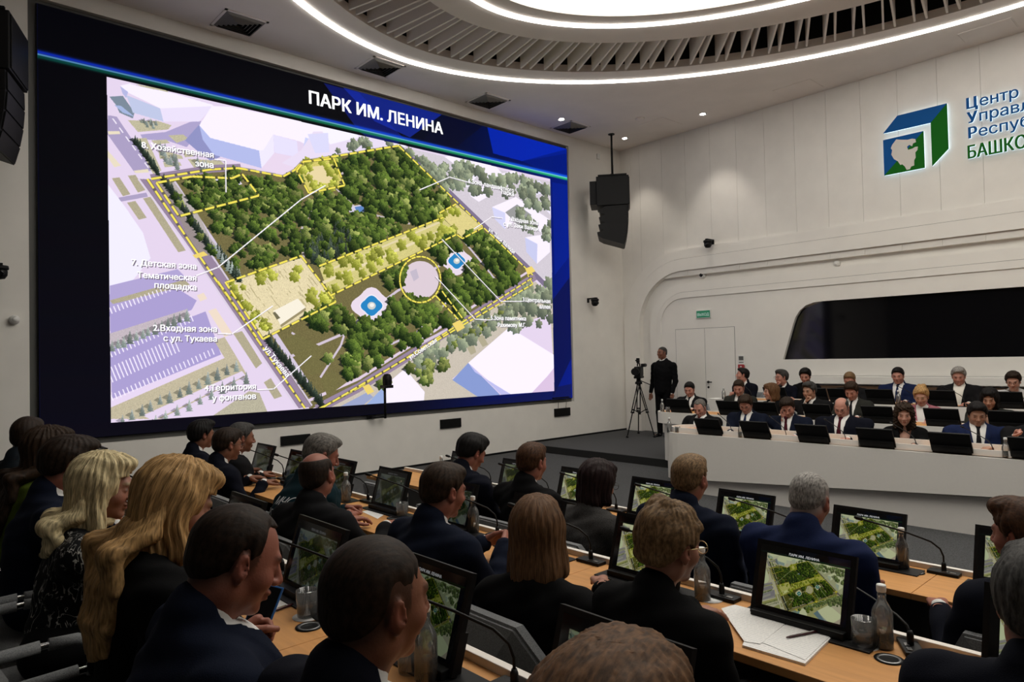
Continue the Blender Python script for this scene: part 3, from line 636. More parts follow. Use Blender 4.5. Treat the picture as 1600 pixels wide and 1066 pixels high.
for s, a, b in (('8. Хозяйственная', (221, 231), (333, 247)), ('зона', (305, 260), (333, 263)), ('7. Детская зона', (205, 414), (306, 421)), ('Тематическая', (214, 434), (306, 439)), ('площадка', (241, 450), (306, 454)), ('2.Входная зона', (239, 517), (338, 519)), ('с ул. Тукаева', (255, 533), (338, 534)),
                ('4.Территория', (319, 611), (399, 608)), ('у фонтанов', (331, 627), (399, 623)), ('6.Зона ландшафтного', (731, 286), (802, 301)), ('парка', (783, 303), (802, 307)), ('1.Входная зона', (795, 345), (840, 352)), ('с ул. Заки Валиди', (786, 353), (840, 361)), ('3.Центральная', (816, 471), (859, 474)), ('аллея', (842, 482), (859, 483)), ('5.Зона памятника', (766, 500), (821, 501)), ('Рахимову М.Г.', (777, 511), (821, 511)),
                ('ул.Тукаева', (411, 545), (447, 590)), ('ул.Советская', (640, 562), (682, 534)), ('ул. Заки Валиди', (762, 360), (802, 397))):
    screen_text(s, a, b, .022, True, 1.0)
# ================================================================== AUDIENCE TABLES
def row_table(key, ya, yb, seams, lab):
    R = ROWS[key]; z = R['z']+.75; x0, x1 = R['x0'], R['x1']
    t = empty('conference_table', (0, 0, 0), 0, lab, 'table', 'long audience tables')
    ed = [ya]+[s for s in seams if ya < s < yb]+[yb]
    for a, b in zip(ed, ed[1:]):
        MB().box((x0, a+.001, z-.03), (x1, b-.001, z), .003).build('tabletop', M_WOOD, t)
        MB().box((x0+.30, a+.02, R['z']), (x0+.33, a+.05, z-.03)).build('leg', M_GREYTRIM, t)
        MB().box((x0+.30, b-.05, R['z']), (x0+.33, b-.02, z-.03)).build('leg', M_GREYTRIM, t)
    MB().box((x1-.002, ya, z-.07), (x1+.026, yb, z+.026), .003).build('front_trim', M_TRIM, t)
    MB().box((x1-.03, ya, R['z']+.12), (x1-.012, yb, z-.03)).build('modesty_panel', M_GREYTRIM, t)
    return t
S2 = lambda s0: [s0+1.4*k for k in range(-4, 8)]
row_table('A', -1.6, 6.4, S2(.63), 'nearest long wooden audience table, partly hidden by the heads in front')
row_table('B', -1.6, 6.75, S2(.767), 'middle long wooden audience table with the open papers on it')
row_table('C', -1.6, 5.95, S2(1.13), 'farthest long wooden audience table, its end showing below the big screen')

# ================================================================== MONITORS
MON_W, MON_H, MON_T = .368, .285, .018
TILT = R_(17)
def tilt_pts(u, v, w, a=None):       # u across (y), v up the panel, w out of the back
    a = TILT if a is None else a
    return (v*math.sin(a)+w*math.cos(a), u, v*math.cos(a)-w*math.sin(a))
def slab(u0, u1, v0, v1, w0, w1):
    mb = MB(); vs = [mb.bm.verts.new(tilt_pts(u, v, w)) for w in (w0, w1) for v in (v0, v1) for u in (u0, u1)]
    for f in ((0, 1, 3, 2), (4, 6, 7, 5), (0, 4, 5, 1), (2, 3, 7, 6), (0, 2, 6, 4), (1, 5, 7, 3)): mb.bm.faces.new([vs[i] for i in f])
    return mb
ME_HOUS = slab(-MON_W/2, MON_W/2, .012, MON_H, 0, MON_T).mesh('housing')
ME_BACK = slab(-MON_W/2+.012, MON_W/2-.012, .0, .125, MON_T, MON_T+.022).mesh('back_box')
TILT = R_(30)
ME_HOUSP = slab(-.185, .185, .012, .275, 0, MON_T).mesh('housing'); ME_BACKP = slab(-.173, .173, .0, .125, MON_T, MON_T+.02).mesh('back_box')
ME_DARKP = slab(-.170, .170, .04, .262, -.0016, -.0004).mesh('screen'); TILT = R_(17)
mb = MB().box((-.05, -.265, 0), (.075, .22, .006), .002); ME_PLATE = mb.mesh('base_plate')
ME_FOOT = MB().box((-.02, -.17, .004), (.05, .17, .03), .004).mesh('foot')
su0, su1, sv0, sv1 = -MON_W/2+.018, MON_W/2-.018, .042, MON_H-.016
me_s = bpy.data.meshes.new('screen')
# seen from the user's side (-X) the picture's left edge is at +y
me_s.from_pydata([tilt_pts(su1, sv0, -.0012), tilt_pts(su0, sv0, -.0012), tilt_pts(su0, sv1, -.0012), tilt_pts(su1, sv1, -.0012)], [], [(0, 1, 2, 3)])
uv = me_s.uv_layers.new(name='UVMap')
for l, v in zip(uv.data, ((0, 0), (1, 0), (1, 1), (0, 1))): l.uv = v
MIMG = np.clip(IMG, 0, 1); MIMG[~mk] *= np.array((.5, .45, .3)); MIMG = np.where(mk[..., None], MIMG, MIMG+.01); MPIC = to_image('park_plan_small', MIMG[::3, ::3])
M_MON = [screen_mat('monitor_picture_bright', MPIC, .62, (.74, .86, .42), 1.15, .12), screen_mat('monitor_picture_mid', MPIC, .17, (.66, .86, .42), 1.25, .12), screen_mat('monitor_picture_dim', MPIC, .07, (.7, .9, .6), 1.1, .10)]
ME_SCR = []
for m in M_MON:
    c = me_s.copy(); c.materials.append(m); ME_SCR.append(c)
ME_DARK = me_s.copy(); ME_DARK.materials.append(M_GLOSSB)
ME_TXT = []
for k, e in enumerate((.75, .35, .10)):
    V, F = text_mesh('ПАРК ИМ. ЛЕНИНА', .008); W = V[:, 0].max(); s = .112/W
    P = [tilt_pts(.055-v[0]*s*1.0+.0, sv1-.025+v[1]*s, -.0022) for v in V]
    me = pymesh('lettering', P, F); me.materials.append(emat('monitor_lettering_%d' % k, (1, 1, 1), e)); ME_TXT.append(me)
for me, m in ((ME_HOUS, M_BLACKP), (ME_BACK, M_BLACKP), (ME_PLATE, M_BLACKP), (ME_FOOT, M_BLACKP)): me.materials.append(m)
def monitor(x, y, z, lab, group, level=None, rz=0.0, plate=True):
    r = empty('desk_monitor', (x, y, z), rz, lab, 'monitor', group)
    if not plate:
        link('housing', ME_HOUSP, M_BLACKP, r); link('foot', ME_FOOT, None, r); link('back_box', ME_BACKP, M_BLACKP, r); link('screen', ME_DARKP, M_GLOSSB, r); return r
    h = link('housing', ME_HOUS, None, r); link('foot', ME_FOOT, None, r)
    if plate: link('base_plate', ME_PLATE, None, r)
    link('back_box', ME_BACK, None, r)
    s = link('screen', ME_DARK if level is None else ME_SCR[level], None, r)
    if level is not None: link('lettering', ME_TXT[level], None, s)
    return r
SEAT = {'A': [-.42+.70*k for k in range(10)], 'B': [.42, 1.165, 1.86, 2.56, 3.24, 3.92, 4.61, 5.30, 5.98, -.28], 'C': [.78, 1.45, 2.16, 2.84, 3.52, 4.2, 4.9, .08]}
SEAT['A'] = [.28, .98, 1.68, 2.38, 3.08, 3.78, 4.48, 5.18, 5.88]
LEV = {'A': [1, 1, 1, 2, 2, 2, 2, 2, 2], 'B': [0, 0, 0, 1, 2, 2, 2, 2, 2, 0], 'C': [0, 0, 0, 0, 0, 1, 2, 0]}
WHO = {'A': ['beside the nearest brown head', 'behind the brown hair at the bottom edge', 'right of the close-cropped dark head', 'in front of the man holding a blue phone', 'in front of the blonde woman', 'in front of the platinum-haired woman', 'at the dark-haired man far left', 'of the near row, seen past the platinum hair', 'at the far left end of the near row'],
       'B': ['in front of the grey-haired man at the right edge', 'lit brightest, beside the open stack of papers', 'in front of the woman with pinned-up hair', 'in front of the woman with the straight brown bob', 'dim, past the man with open gesturing hands', 'dim, left of the water bottle and mic on the middle table', 'dim, behind the man with lettering on his back', 'dim, tall against the white wall, with mic in front', 'dim, in front of the man with glasses', 'of the middle table, out past the right edge'],
       'C': ['in front of the red-faced man looking left', 'in front of the man in blue suit with short grey hair', 'left of the blue-suited grey-haired man', 'in front of the greying man in navy jacket', 'in front of the woman in grey tweed', 'in front of the man with reddish hair', 'behind the man looking down near the platform', 'of the far audience table, past the right edge']}
for k in 'ABC':
    R = ROWS[k]
    for y, lv, w in zip(SEAT[k], LEV[k], WHO[k]):
        monitor(R['x1']-.125, y, R['z']+.75, words('black tilted desk monitor '+w), 'tilted desk monitors on the audience tables', lv)

# ================================================================== MICROPHONES
def mic_meshes(sg):
    b = MB().box((-.03, -.07, 0), (.03, .07, .016), .004).mesh('mic_base')
    k = MB().lathe([(.011, .014), (.011, .05), (.007, .062)], 14).mesh('stalk_socket')
    P = [(0, 0, .05), (0, 0, .09), (-.006, sg*.012, .125), (-.03, sg*.045, .16), (-.09, sg*.13, .20), (-.15, sg*.215, .232), (-.21, sg*.30, .262)]
    s = MB().tube(P, [.0045]*7, 8).mesh('gooseneck')
    q = np.array(P[-1]); d = (q-np.array(P[-2])); d /= np.linalg.norm(d)
    c = MB().tube([q-d*.004, q+d*.004, q+d*.03, q+d*.04], [.005, .010, .010, .006], 10).mesh('capsule')
    bt = MB().box((-.02, -.055, .016), (-.005, -.03, .019)).box((-.02, -.02, .016), (-.005, .005, .019)).mesh('button')
    for me, m in ((b, M_BLACKP), (k, M_BLACKP), (s, M_BLACKM), (c, M_BLACKP), (bt, M_STEEL)): me.materials.append(m)
    return b, k, s, c, bt
MICS = {1: mic_meshes(1), -1: mic_meshes(-1)}
def mic(x, y, z, lab, group, rz=0.0, sg=1, bend=1.0):
    r = empty('gooseneck_microphone', (x, y, z), rz, lab, 'microphone', group)
    b, k, s, c, bt = MICS[sg]; link('mic_base', b, None, r); link('stalk_socket', k, None, r)
    g = link('gooseneck', s, None, r); link('capsule', c, None, g); link('button', bt, None, r); g.scale = (1, 1, bend)
    return r
MW = {'A': WHO['A'], 'B': WHO['B'], 'C': WHO['C']}
for k in 'ABC':
    R = ROWS[k]
    for y, w in zip(SEAT[k], WHO[k]):
        mic(R['x1']-.04, y-.345, R['z']+.75, words('mic with bent stalk beside the monitor '+w), 'gooseneck microphones on the audience tables', R_(-60) if (k, y) == ('B', 1.165) else 0, 1, .6 if (k, y) == ('B', 1.165) else 1)

# ================================================================== SMALL THINGS ON TABLES
def thin_glass(m, tint, ior, gl, bright_haze=.07):
    nt = m.node_tree; nt.nodes.clear(); o = nt.nodes.new('ShaderNodeOutputMaterial'); mx = nt.nodes.new('ShaderNodeMixShader')
    t = nt.nodes.new('ShaderNodeBsdfTransparent'); t.inputs[0].default_value = (*tint, 1); g = nt.nodes.new('ShaderNodeBsdfGlossy'); g.inputs['Roughness'].default_value = .04
    lw = nt.nodes.new('ShaderNodeFresnel'); lw.inputs[0].default_value = ior
    ml = nt.nodes.new('ShaderNodeMath'); ml.operation = 'MULTIPLY'; ml.inputs[1].default_value = gl; ml.use_clamp = True
    nt.links.new(lw.outputs[0], ml.inputs[0]); nt.links.new(ml.outputs[0], mx.inputs[0]); nt.links.new(t.outputs[0], mx.inputs[1]); nt.links.new(g.outputs[0], mx.inputs[2]); df = nt.nodes.new('ShaderNodeBsdfTranslucent'); df.inputs[0].default_value = (.8, .82, .82, 1); d2 = nt.nodes.new('ShaderNodeBsdfDiffuse'); d2.inputs[0].default_value = (.8, .82, .82, 1)
    ad = nt.nodes.new('ShaderNodeMixShader'); nt.links.new(df.outputs[0], ad.inputs[1]); nt.links.new(d2.outputs[0], ad.inputs[2])
    m2 = nt.nodes.new('ShaderNodeMixShader'); m2.inputs[0].default_value = bright_haze; nt.links.new(mx.outputs[0], m2.inputs[1]); nt.links.new(ad.outputs[0], m2.inputs[2]); nt.links.new(m2.outputs[0], o.inputs[0])  # whitish share lightens the glass in place of refracted room light
thin_glass(M_GLASS, (.985, .99, .99), 1.5, 1.5, .09); thin_glass(M_WATER, (.97, .975, .975), 1.33, 2.0, .03)
PB = [(.0, 0), (.030, 0), (.0325, .004), (.0325, .112), (.030, .126), (.022, .142), (.0145, .155), (.013, .168), (.0145, .172), (.0135, .178), (.0125, .19)]
ME_BOT = MB().lathe(PB+[(.0105, .19), (.0115, .168), (.0125, .156), (.020, .142), (.028, .126), (.030, .112), (.030, .006), (0, .006)], 24, cap=False).mesh('bottle_glass')
ME_WAT = MB().lathe([(0, .0065), (.0294, .0065), (.0294, .06), (0, .06)], 20, cap=False).mesh('water')
ME_WATF = MB().lathe([(0, .0065), (.0294, .0065), (.0294, .112), (.0275, .126), (.019, .142), (.0118, .156), (0, .158)], 20, cap=False).mesh('water')
ME_CAP = MB().lathe([(.0, .186), (.0142, .186), (.0152, .19), (.0152, .206), (.014, .2095), (0, .21)], 20, cap=False).mesh('cap')
ME_GL = MB().lathe([(0, 0), (.031, 0), (.033, .003), (.0365, .088), (.0352, .089), (.0315, .012), (0, .010)], 28, cap=False).mesh('tumbler_glass')
ME_GLW = MB().lathe([(0, .0106), (.0310, .0122), (.0326, .040), (0, .040)], 24, cap=False).mesh('water')
for me, m in ((ME_BOT, M_GLASS), (ME_WAT, M_WATER), (ME_WATF, M_WATER), (ME_CAP, M_CAP), (ME_GL, M_GLASS), (ME_GLW, M_WATER)): me.materials.append(m)
ME_CST = MB().lathe([(0, 0), (.048, 0), (.049, .002), (0, .003)], 28, cap=False).mesh('coaster'); ME_CST.materials.append(M_PAPER)
def bottle(p, lab, group='glass water bottles', full=False):
    r = empty('water_bottle', tuple(p), RNG.uniform(0, 6), lab, 'bottle', group)
    link('bottle_glass', ME_BOT, None, r); link('water', ME_WATF if full else ME_WAT, None, r); link('cap', ME_CAP, None, r)
def tumbler(p, lab, group='drinking glasses', coaster=None):
    z = .003 if coaster else 0
    r = empty('drinking_glass', (p[0], p[1], p[2]+z), 0, lab, 'glass', group); link('tumbler_glass', ME_GL, None, r); link('water', ME_GLW, None, r)
    if coaster: tag(link('coaster', ME_CST, None, None, tuple(p)), coaster, 'coaster', 'round white coasters')
TZ = {k: ROWS[k]['z']+.75 for k in 'ABC'}
def onT(x, y, k): return at(x, y, 2, TZ[k])
for x, y, k, full, lab in ((1380, 1012, 'B', False, 'clear water bottle right of the open papers and half-full glass'), (1098, 937, 'B', False, 'clear water bottle in front of the woman with pinned-up hair'), (1410, 889, 'C', False, 'clear water bottle on the far table beside a glass, lower right'),
                           (740, 833, 'B', True, 'clear water bottle beside the open gesturing hands'), (637, 800, 'B', True, 'clear water bottle against the dim monitor on the middle table'), (541, 785, 'B', True, 'clear water bottle next to the round sleeve badge'), (666, 1064, 'A', False, 'nearest clear water bottle, beside the close-cropped dark head'),
                           (215, 804, 'A', True, 'clear water bottle beyond the platinum-haired woman holding a phone'), (384, 728, 'B', True, 'clear water bottle beyond the man with glasses, by the wall'), (759, 736, 'C', True, 'small clear bottle past the dark-haired man looking down at his table')):
    q_ = onT(x, y, k); q_[0] = min(max(q_[0], ROWS[k]['x0']+.05), ROWS[k]['x1']-.05); bottle(q_, lab, 'glass water bottles', full)
for x, y, k, lab, c in ((1349, 1009, 'B', 'half-full drinking glass beside the open papers', 'white coaster under the glass beside open papers'), (1384, 883, 'C', 'drinking glass beside the bottle on the far table', 'white coaster under the far table glass'), (480, 964, 'A', 'half-full drinking glass beside the paper and pen', 'white coaster under the glass by the pen'),
                        (641, 1050, 'A', 'half-full drinking glass between near bottle and cropped dark head', None), (628, 808, 'B', 'small drinking glass left of the bottle at the dim monitor', 'white coaster by the dim monitor'), (1183, 848, 'C', 'drinking glass at the elbow of the blue-suited grey-haired man', 'white coaster at the blue-suited man'), (204, 806, 'A', 'drinking glass beyond the platinum-haired woman', None)):
    tumbler(onT(x, y, k), lab, 'drinking glasses', c)
tag(link('coaster', ME_CST, None, None, tuple(onT(1103, 938, 'B')+np.array((.02, -.01, .0)))), 'white coaster beside the bottle at the pinned-up hair', 'coaster', 'round white coasters').location.z -= .0
ME_GR = MB().lathe([(0, 0), (.042, 0), (.044, .003), (.031, .004), (.030, .003), (0, .003)], 32, cap=False).mesh('grommet_plate'); ME_GR.materials.append(M_BLACKP)
ME_GRR = MB().lathe([(.028, .003), (.031, .0046), (.034, .0046), (.036, .003)], 32, cap=False).mesh('grommet_ring'); ME_GRR.materials.append(M_STEEL)
for x, y, k, lab in ((1389, 1031, 'B', 'round black cable grommet right of the glass on the middle table'), (1430, 895, 'C', 'round black cable grommet on the far table'), (483, 980, 'A', 'round black cable grommet in front of the near half-full glass'), (615, 810, 'B', 'round black cable grommet by the dim monitor and glass')):
    r = empty('cable_grommet', tuple(onT(x, y, k)), 0, lab, 'grommet', 'round cable grommets'); link('grommet_plate', ME_GR, None, r); link('grommet_ring', ME_GRR, None, r)
def sheet(name, pts, z, k, m, lab, cat, group=None, th=.0012):
    P = [tuple(onT(x, y, k)[:2]) for x, y in pts]
    return tag(MB().prism(P, 2, TZ[k]+z, TZ[k]+z+th).build(name, m), lab, cat, group)
# the stack in front of the empty middle of the table: three layers and a fanned top sheet
sheet('paper_stack', [(1160, 1012), (1180, 962), (1305, 994), (1258, 1041)], 0, 'B', M_PRINT, 'thick stack of printed white sheets on the middle table', 'papers', None, .008)
sheet('paper_sheet', [(1127, 955), (1148, 949), (1236, 972), (1188, 1011), (1163, 1007)], .009, 'B', M_PRINT, 'printed sheet fanned out over the left of the stack', 'paper')
sheet('paper_sheet', [(1190, 1008), (1236, 974), (1303, 993), (1258, 1036)], .0085, 'B', M_PRINT, 'annotated top sheet of the stack under the pen', 'paper')
def pen(p, q, k, z, lab):
    a, b = onT(*p, k), onT(*q, k); r = b-a; L = np.linalg.norm(r); o = empty('ballpoint_pen', (a[0], a[1], TZ[k]+z+.0045), math.atan2(r[1], r[0]), lab, 'pen', 'pens')
    MB().lathe([(0, 0), (.002, .002), (.0042, .02), (.0045, .09), (.0042, L*.6+.05)], 10, (0, 0, 0), 'X').build('barrel', mat('pen_maroon', (.05, .012, .016), .2), o)
    MB().box((L*.45, -.001, .004), (L*.85, .001, .0065)).build('clip', M_CHROME, o)
pen((1228, 1003), (1279, 993), 'B', .010, 'dark maroon pen lying on the annotated papers')
sheet('paper_sheet', [(404, 934), (440, 926), (468, 936), (415, 966)], 0, 'A', M_PAPER, 'white sheet under the hand of the man with blue phone', 'paper')
pen((418, 961), (452, 949), 'A', .0015, 'dark pen on the sheet beside the near glass')
sheet('paper_sheet', [(1140, 829), (1160, 826), (1196, 836), (1172, 847)], 0, 'C', M_PAPER, 'white paper at the elbow of the greying navy-jacketed man', 'paper')
sheet('paper_sheet', [(566, 800), (590, 792), (612, 797), (590, 811)], 0, 'B', M_PAPER, 'white paper under the clasped hands near the dim monitor', 'paper')
sheet('paper_sheet', [(384, 742), (398, 736), (424, 740), (408, 747)], 0, 'B', M_PAPER, 'white papers in front of the man with glasses', 'paper')
sheet('paper_sheet', [(176, 806), (196, 796), (222, 803), (205, 815)], 0, 'A', M_PAPER, 'white papers in front of the platinum-haired woman', 'paper')

# ================================================================== CHAIRS
def chair_meshes(fab):
    def back(dx0, dx1, s=0.0):
        w0, w1, w2 = .25-s, .27-s, .185-s
        P = [(-w0, .44+s), (w0, .44+s), (w1, .70), (w1-.02, .745), (w2, .865-s), (-w2, .865-s), (-w1+.02, .745), (-w1, .70)]
        mb = MB(); n = len(P); f = lambda p, d: (-.20-(p[1]-.44)*.16+d+.10*(p[0]/.27)**2, p[0], p[1])
        a = [mb.bm.verts.new(f(p, dx0)) for p in P]; b = [mb.bm.verts.new(f(p, dx1)) for p in P]
        ca = mb.bm.verts.new(f((0, .62), dx0)); cb = mb.bm.verts.new(f((0, .62), dx1))
        for i in range(n):
            j = (i+1) % n; mb.bm.faces.new((a[i], b[i], b[j], a[j])); mb.bm.faces.new((ca, a[i], a[j])); mb.bm.faces.new((cb, b[j], b[i]))
        bmesh.ops.recalc_face_normals(mb.bm, faces=mb.bm.faces)
        es = [e for e in mb.bm.edges if {e.verts[0], e.verts[1]} <= set(a) or {e.verts[0], e.verts[1]} <= set(b)]
        bmesh.ops.bevel(mb.bm, geom=es, offset=.010, segments=2, affect='EDGES')
        return mb
    bk = back(-.03, .025).mesh('backrest')
    st = MB().box((-.22, -.24, .38), (.24, .24, .445), .025).mesh('seat')
    arms, sleeves = [], []
    for s in (-1, 1):
        y = s*.275
        arms.append(MB().tube([(-.23, y, .64), (-.10, y, .655), (.10, y, .66), (.19, y, .65), (.235, y, .60), (.25, y, .52), (.245, y, .43)], .013, 10).mesh('arm_tube'))
        sleeves.append(MB().tube([(-.20, y, .643), (-.10, y, .655), (.06, y, .66)], .021, 12).tube([(.085, y, .66), (.17, y, .655), (.215, y, .632), (.24, y, .58), (.248, y, .52)], .021, 12).mesh('arm_sleeve'))
    legs = [MB().tube([(x, y, .41), (x*1.12, y*1.05, .0)], .012, 8).mesh('leg') for x in (-.20, .22) for y in (-.22, .22)]
    for me in [bk, st]+sleeves: me.materials.append(fab)
    for me in arms+legs: me.materials.append(M_CHROME)
    return bk, st, arms, sleeves, legs
M_FAB2 = mat('pale_grey_fabric', (.30, .31, .32), .95, noise=.2, nscale=200, bump=.3, bscale=400)
CH = {'dark': chair_meshes(M_FABRIC), 'pale': chair_meshes(M_FAB2)}
def chair(x, y, z, lab, group, rz=0.0, kind='dark'):
    r = empty('upholstered_armchair', (x, y, z), rz, lab, 'chair', group); bk, st, arms, sl, legs = CH[kind]
    link('seat', st, None, r); link('backrest', bk, None, r)
    for a, s in zip(arms, sl):
        q = link('arm', a, None, r); link('arm_sleeve', s, None, q)
    for l in legs: link('leg', l, None, r)
    return r
# ================================================================== PEOPLE: solids from distance fields, meshed as one surface
def axis_grid(segs):
    """segs: list of (start, end, step) -> increasing coordinates"""
    out = [np.arange(a, b-1e-6, s) for a, b, s in segs]; return np.concatenate(out+[np.array([segs[-1][1]])]).astype(np.float32)
class Field:
    def __init__(s, xs, ys, zs):
        s.x, s.y, s.z = xs, ys, zs; s.d = np.full((len(xs), len(ys), len(zs)), .25, np.float32)
    def win(s, lo, hi, pad):
        sl = []
        for a, l, h in zip((s.x, s.y, s.z), lo, hi):
            i, j = np.searchsorted(a, l-pad), np.searchsorted(a, h+pad)
            sl.append(slice(max(i-1, 0), min(j+1, len(a))))
        return tuple(sl)
    def pts(s, w): return s.x[w[0]][:, None, None], s.y[w[1]][None, :, None], s.z[w[2]][None, None, :]
    def comb(s, w, q, k, sub=False):
        d = s.d[w]
        if sub: q = -q; h = np.clip(.5-.5*(q-d)/k, 0, 1); s.d[w] = q+(d-q)*h+k*h*(1-h) if k > 1e-5 else np.maximum(d, q)
        else: h = np.clip(.5+.5*(q-d)/k, 0, 1); s.d[w] = q*(1-h)+d*h-k*h*(1-h)
    def ell(s, c, r, k=.012, R=None, sub=False, warp=None):
        c = np.asarray(c, float); r = np.asarray(r, float); m = r.max()
        w = s.win(c-m, c+m, .05+k); X, Y, Z = s.pts(w); X, Y, Z = X-c[0], Y-c[1], Z-c[2]
        if R is not None: X, Y, Z = (R[0, i]*X+R[1, i]*Y+R[2, i]*Z for i in range(3))
        k0 = np.sqrt((X/r[0])**2+(Y/r[1])**2+(Z/r[2])**2)+1e-9; k1 = np.sqrt((X/r[0]**2)**2+(Y/r[1]**2)**2+(Z/r[2]**2)**2)+1e-9
        s.comb(w, k0*(k0-1)/k1, k, sub)
    def cone(s, a, b, ra, rb, k=.02, sub=False, flat=None):
        """round cone from a to b; flat=(axis vector, factor) squeezes it along an axis"""
        a, b = np.asarray(a, float), np.asarray(b, float); m = max(ra, rb)*(1 if flat is None else max(1, 1/flat[1]))
        w = s.win(np.minimum(a, b)-m, np.maximum(a, b)+m, .06+k); X, Y, Z = s.pts(w)
        d = b-a; L2 = d@d+1e-9
        t = np.clip(((X-a[0])*d[0]+(Y-a[1])*d[1]+(Z-a[2])*d[2])/L2, 0, 1)
        qx, qy, qz = X-a[0]-t*d[0], Y-a[1]-t*d[1], Z-a[2]-t*d[2]
        if flat is not None:
            f = flat[0]/np.linalg.norm(flat[0]); u = qx*f[0]+qy*f[1]+qz*f[2]; e = flat[1]-1
            qx, qy, qz = qx+u*f[0]*e, qy+u*f[1]*e, qz+u*f[2]*e
        s.comb(w, np.sqrt(qx*qx+qy*qy+qz*qz)-(ra+(rb-ra)*t), k, sub)
    def mesh(s):
        d = s.d; nx, ny, nz = d.shape; ins = d < 0
        c = np.zeros((nx-1, ny-1, nz-1), np.int8)
        for i in (0, 1):
            for j in (0, 1):
                for k in (0, 1): c += ins[i:nx-1+i, j:ny-1+j, k:nz-1+k]
        cells = np.argwhere((c > 0) & (c < 8))
        if len(cells) == 0: return np.zeros((0, 3)), np.zeros((0, 4), int)
        idx = np.full(c.shape, -1, np.int32); idx[tuple(cells.T)] = np.arange(len(cells))
        ax = (s.x, s.y, s.z); cv = np.empty((len(cells), 8), np.float32); off = np.array([(i, j, k) for i in (0, 1) for j in (0, 1) for k in (0, 1)])
        for n, o in enumerate(off): cv[:, n] = d[tuple((cells+o).T)]
        acc = np.zeros((len(cells), 3)); cnt = np.zeros(len(cells))
        for a in range(8):
            for b in range(a+1, 8):
                df = off[b]-off[a]
                if np.abs(df).sum() != 1: continue
                m = (cv[:, a] < 0) != (cv[:, b] < 0)
                if not m.any(): continue
                t = cv[m, a]/(cv[m, a]-cv[m, b])
                acc[m] += off[a]+t[:, None]*df; cnt[m] += 1
        f = acc/cnt[:, None]; V = np.empty((len(cells), 3))
        for q in range(3): lo = ax[q][cells[:, q]]; hi = ax[q][cells[:, q]+1]; V[:, q] = lo+(hi-lo)*f[:, q]
        Q = []
        for q in range(3):
            u, v = (q+1) % 3, (q+2) % 3
            sl0 = [slice(None)]*3; sl1 = [slice(None)]*3; sl0[q] = slice(0, -1); sl1[q] = slice(1, None)
            A, B_ = ins[tuple(sl0)], ins[tuple(sl1)]; e = np.argwhere(A != B_)
            e = e[(e[:, u] > 0) & (e[:, v] > 0) & (e[:, u] < d.shape[u]-1) & (e[:, v] < d.shape[v]-1)]
            if not len(e): continue
            n = []
            for du, dv in ((0, 0), (-1, 0), (-1, -1), (0, -1)):
                g = e.copy(); g[:, u] += du; g[:, v] += dv; n.append(idx[tuple(g.T)])
            n = np.stack(n, 1); fl = A[tuple(e.T)]; n[~fl] = n[~fl][:, ::-1]; Q.append(n)
        return V, np.concatenate(Q)
def vnoise(P, f, seed=0):
    """smooth pseudo noise in [-1,1]"""
    rs = np.random.default_rng(seed); o = 0
    for i in range(4):
        k = rs.normal(size=3)*f*(1+.5*i); o = o+np.sin(P@k+rs.uniform(0, 6.28))/(1+.5*i)
    return o/2.4
def rotz(a): c, s = math.cos(a), math.sin(a); return np.array([[c, -s, 0], [s, c, 0], [0, 0, 1.]])
def roty(a): c, s = math.cos(a), math.sin(a); return np.array([[c, 0, s], [0, 1, 0], [-s, 0, c]])
def rotx(a): c, s = math.cos(a), math.sin(a); return np.array([[1, 0, 0], [0, c, -s], [0, s, c]])

# ---- hands: x along fingers, y to the thumb side (right hand seen from above, palm down), z back of hand
HANDS = {}
def hand(pose):
    if pose in HANDS: return HANDS[pose]
    h = .0035; F = Field(axis_grid([(-.045, .20, h)]), axis_grid([(-.065, .085, h)]), axis_grid([(-.10, .045, h)]))
    F.cone((-.04, 0, 0), (.01, 0, 0), .026, .026, .01, flat=(np.array((0, 0, 1.)), 1.35)); F.cone((.01, .012, 0), (.075, .020, .002), .022, .019, .012, flat=(np.array((0, 0, 1.)), 1.5)); F.cone((.01, -.012, 0), (.07, -.022, 0), .022, .017, .012, flat=(np.array((0, 0, 1.)), 1.5))
    curl = {'rest': (12, 22, 14), 'flat': (4, 8, 6), 'fist': (62, 86, 55), 'hold': (38, 55, 30), 'open': (6, 26, 20)}[pose]
    for i, (y, L, r) in enumerate(((.026, .072, .0088), (.009, .080, .0092), (-.009, .074, .0088), (-.025, .058, .0078))):
        p = np.array((.074-.004*abs(i-1), y*.92, .002)); a = 0; sp = math.radians((3-2.4*i)*(1 if pose != 'fist' else .2)+(6 if pose == 'open' and i == 0 else 0))
        F.cone((.03, y*.7, .002), p, .011, r*1.12, .006)
        for j, f in enumerate((.45, .31, .24)):
            a += math.radians(curl[j]*(1+.1*i)); q = p+L*f*np.array((math.cos(a)*math.cos(sp), math.cos(a)*math.sin(sp), -math.sin(a)))
            F.cone(p, q, r*(1-.07*j), r*(.93-.08*j), .0025); p = q
    tb = np.array((.012, .022, -.008)); t1 = tb+(.032, .030, -.010); t2 = t1+{'fist': (.030, -.010, -.016), 'hold': (.034, .0, -.022)}.get(pose, (.030, .010, -.006)); t3 = t2+{'fist': (.016, -.018, -.006), 'hold': (.022, -.010, -.014)}.get(pose, (.026, -.001, -.004))
    F.cone(tb, t1, .016, .0115, .008); F.cone(t1, t2, .0112, .0098, .003); F.cone(t2, t3, .0098, .0082, .003)
    HANDS[pose] = F.mesh(); return HANDS[pose]

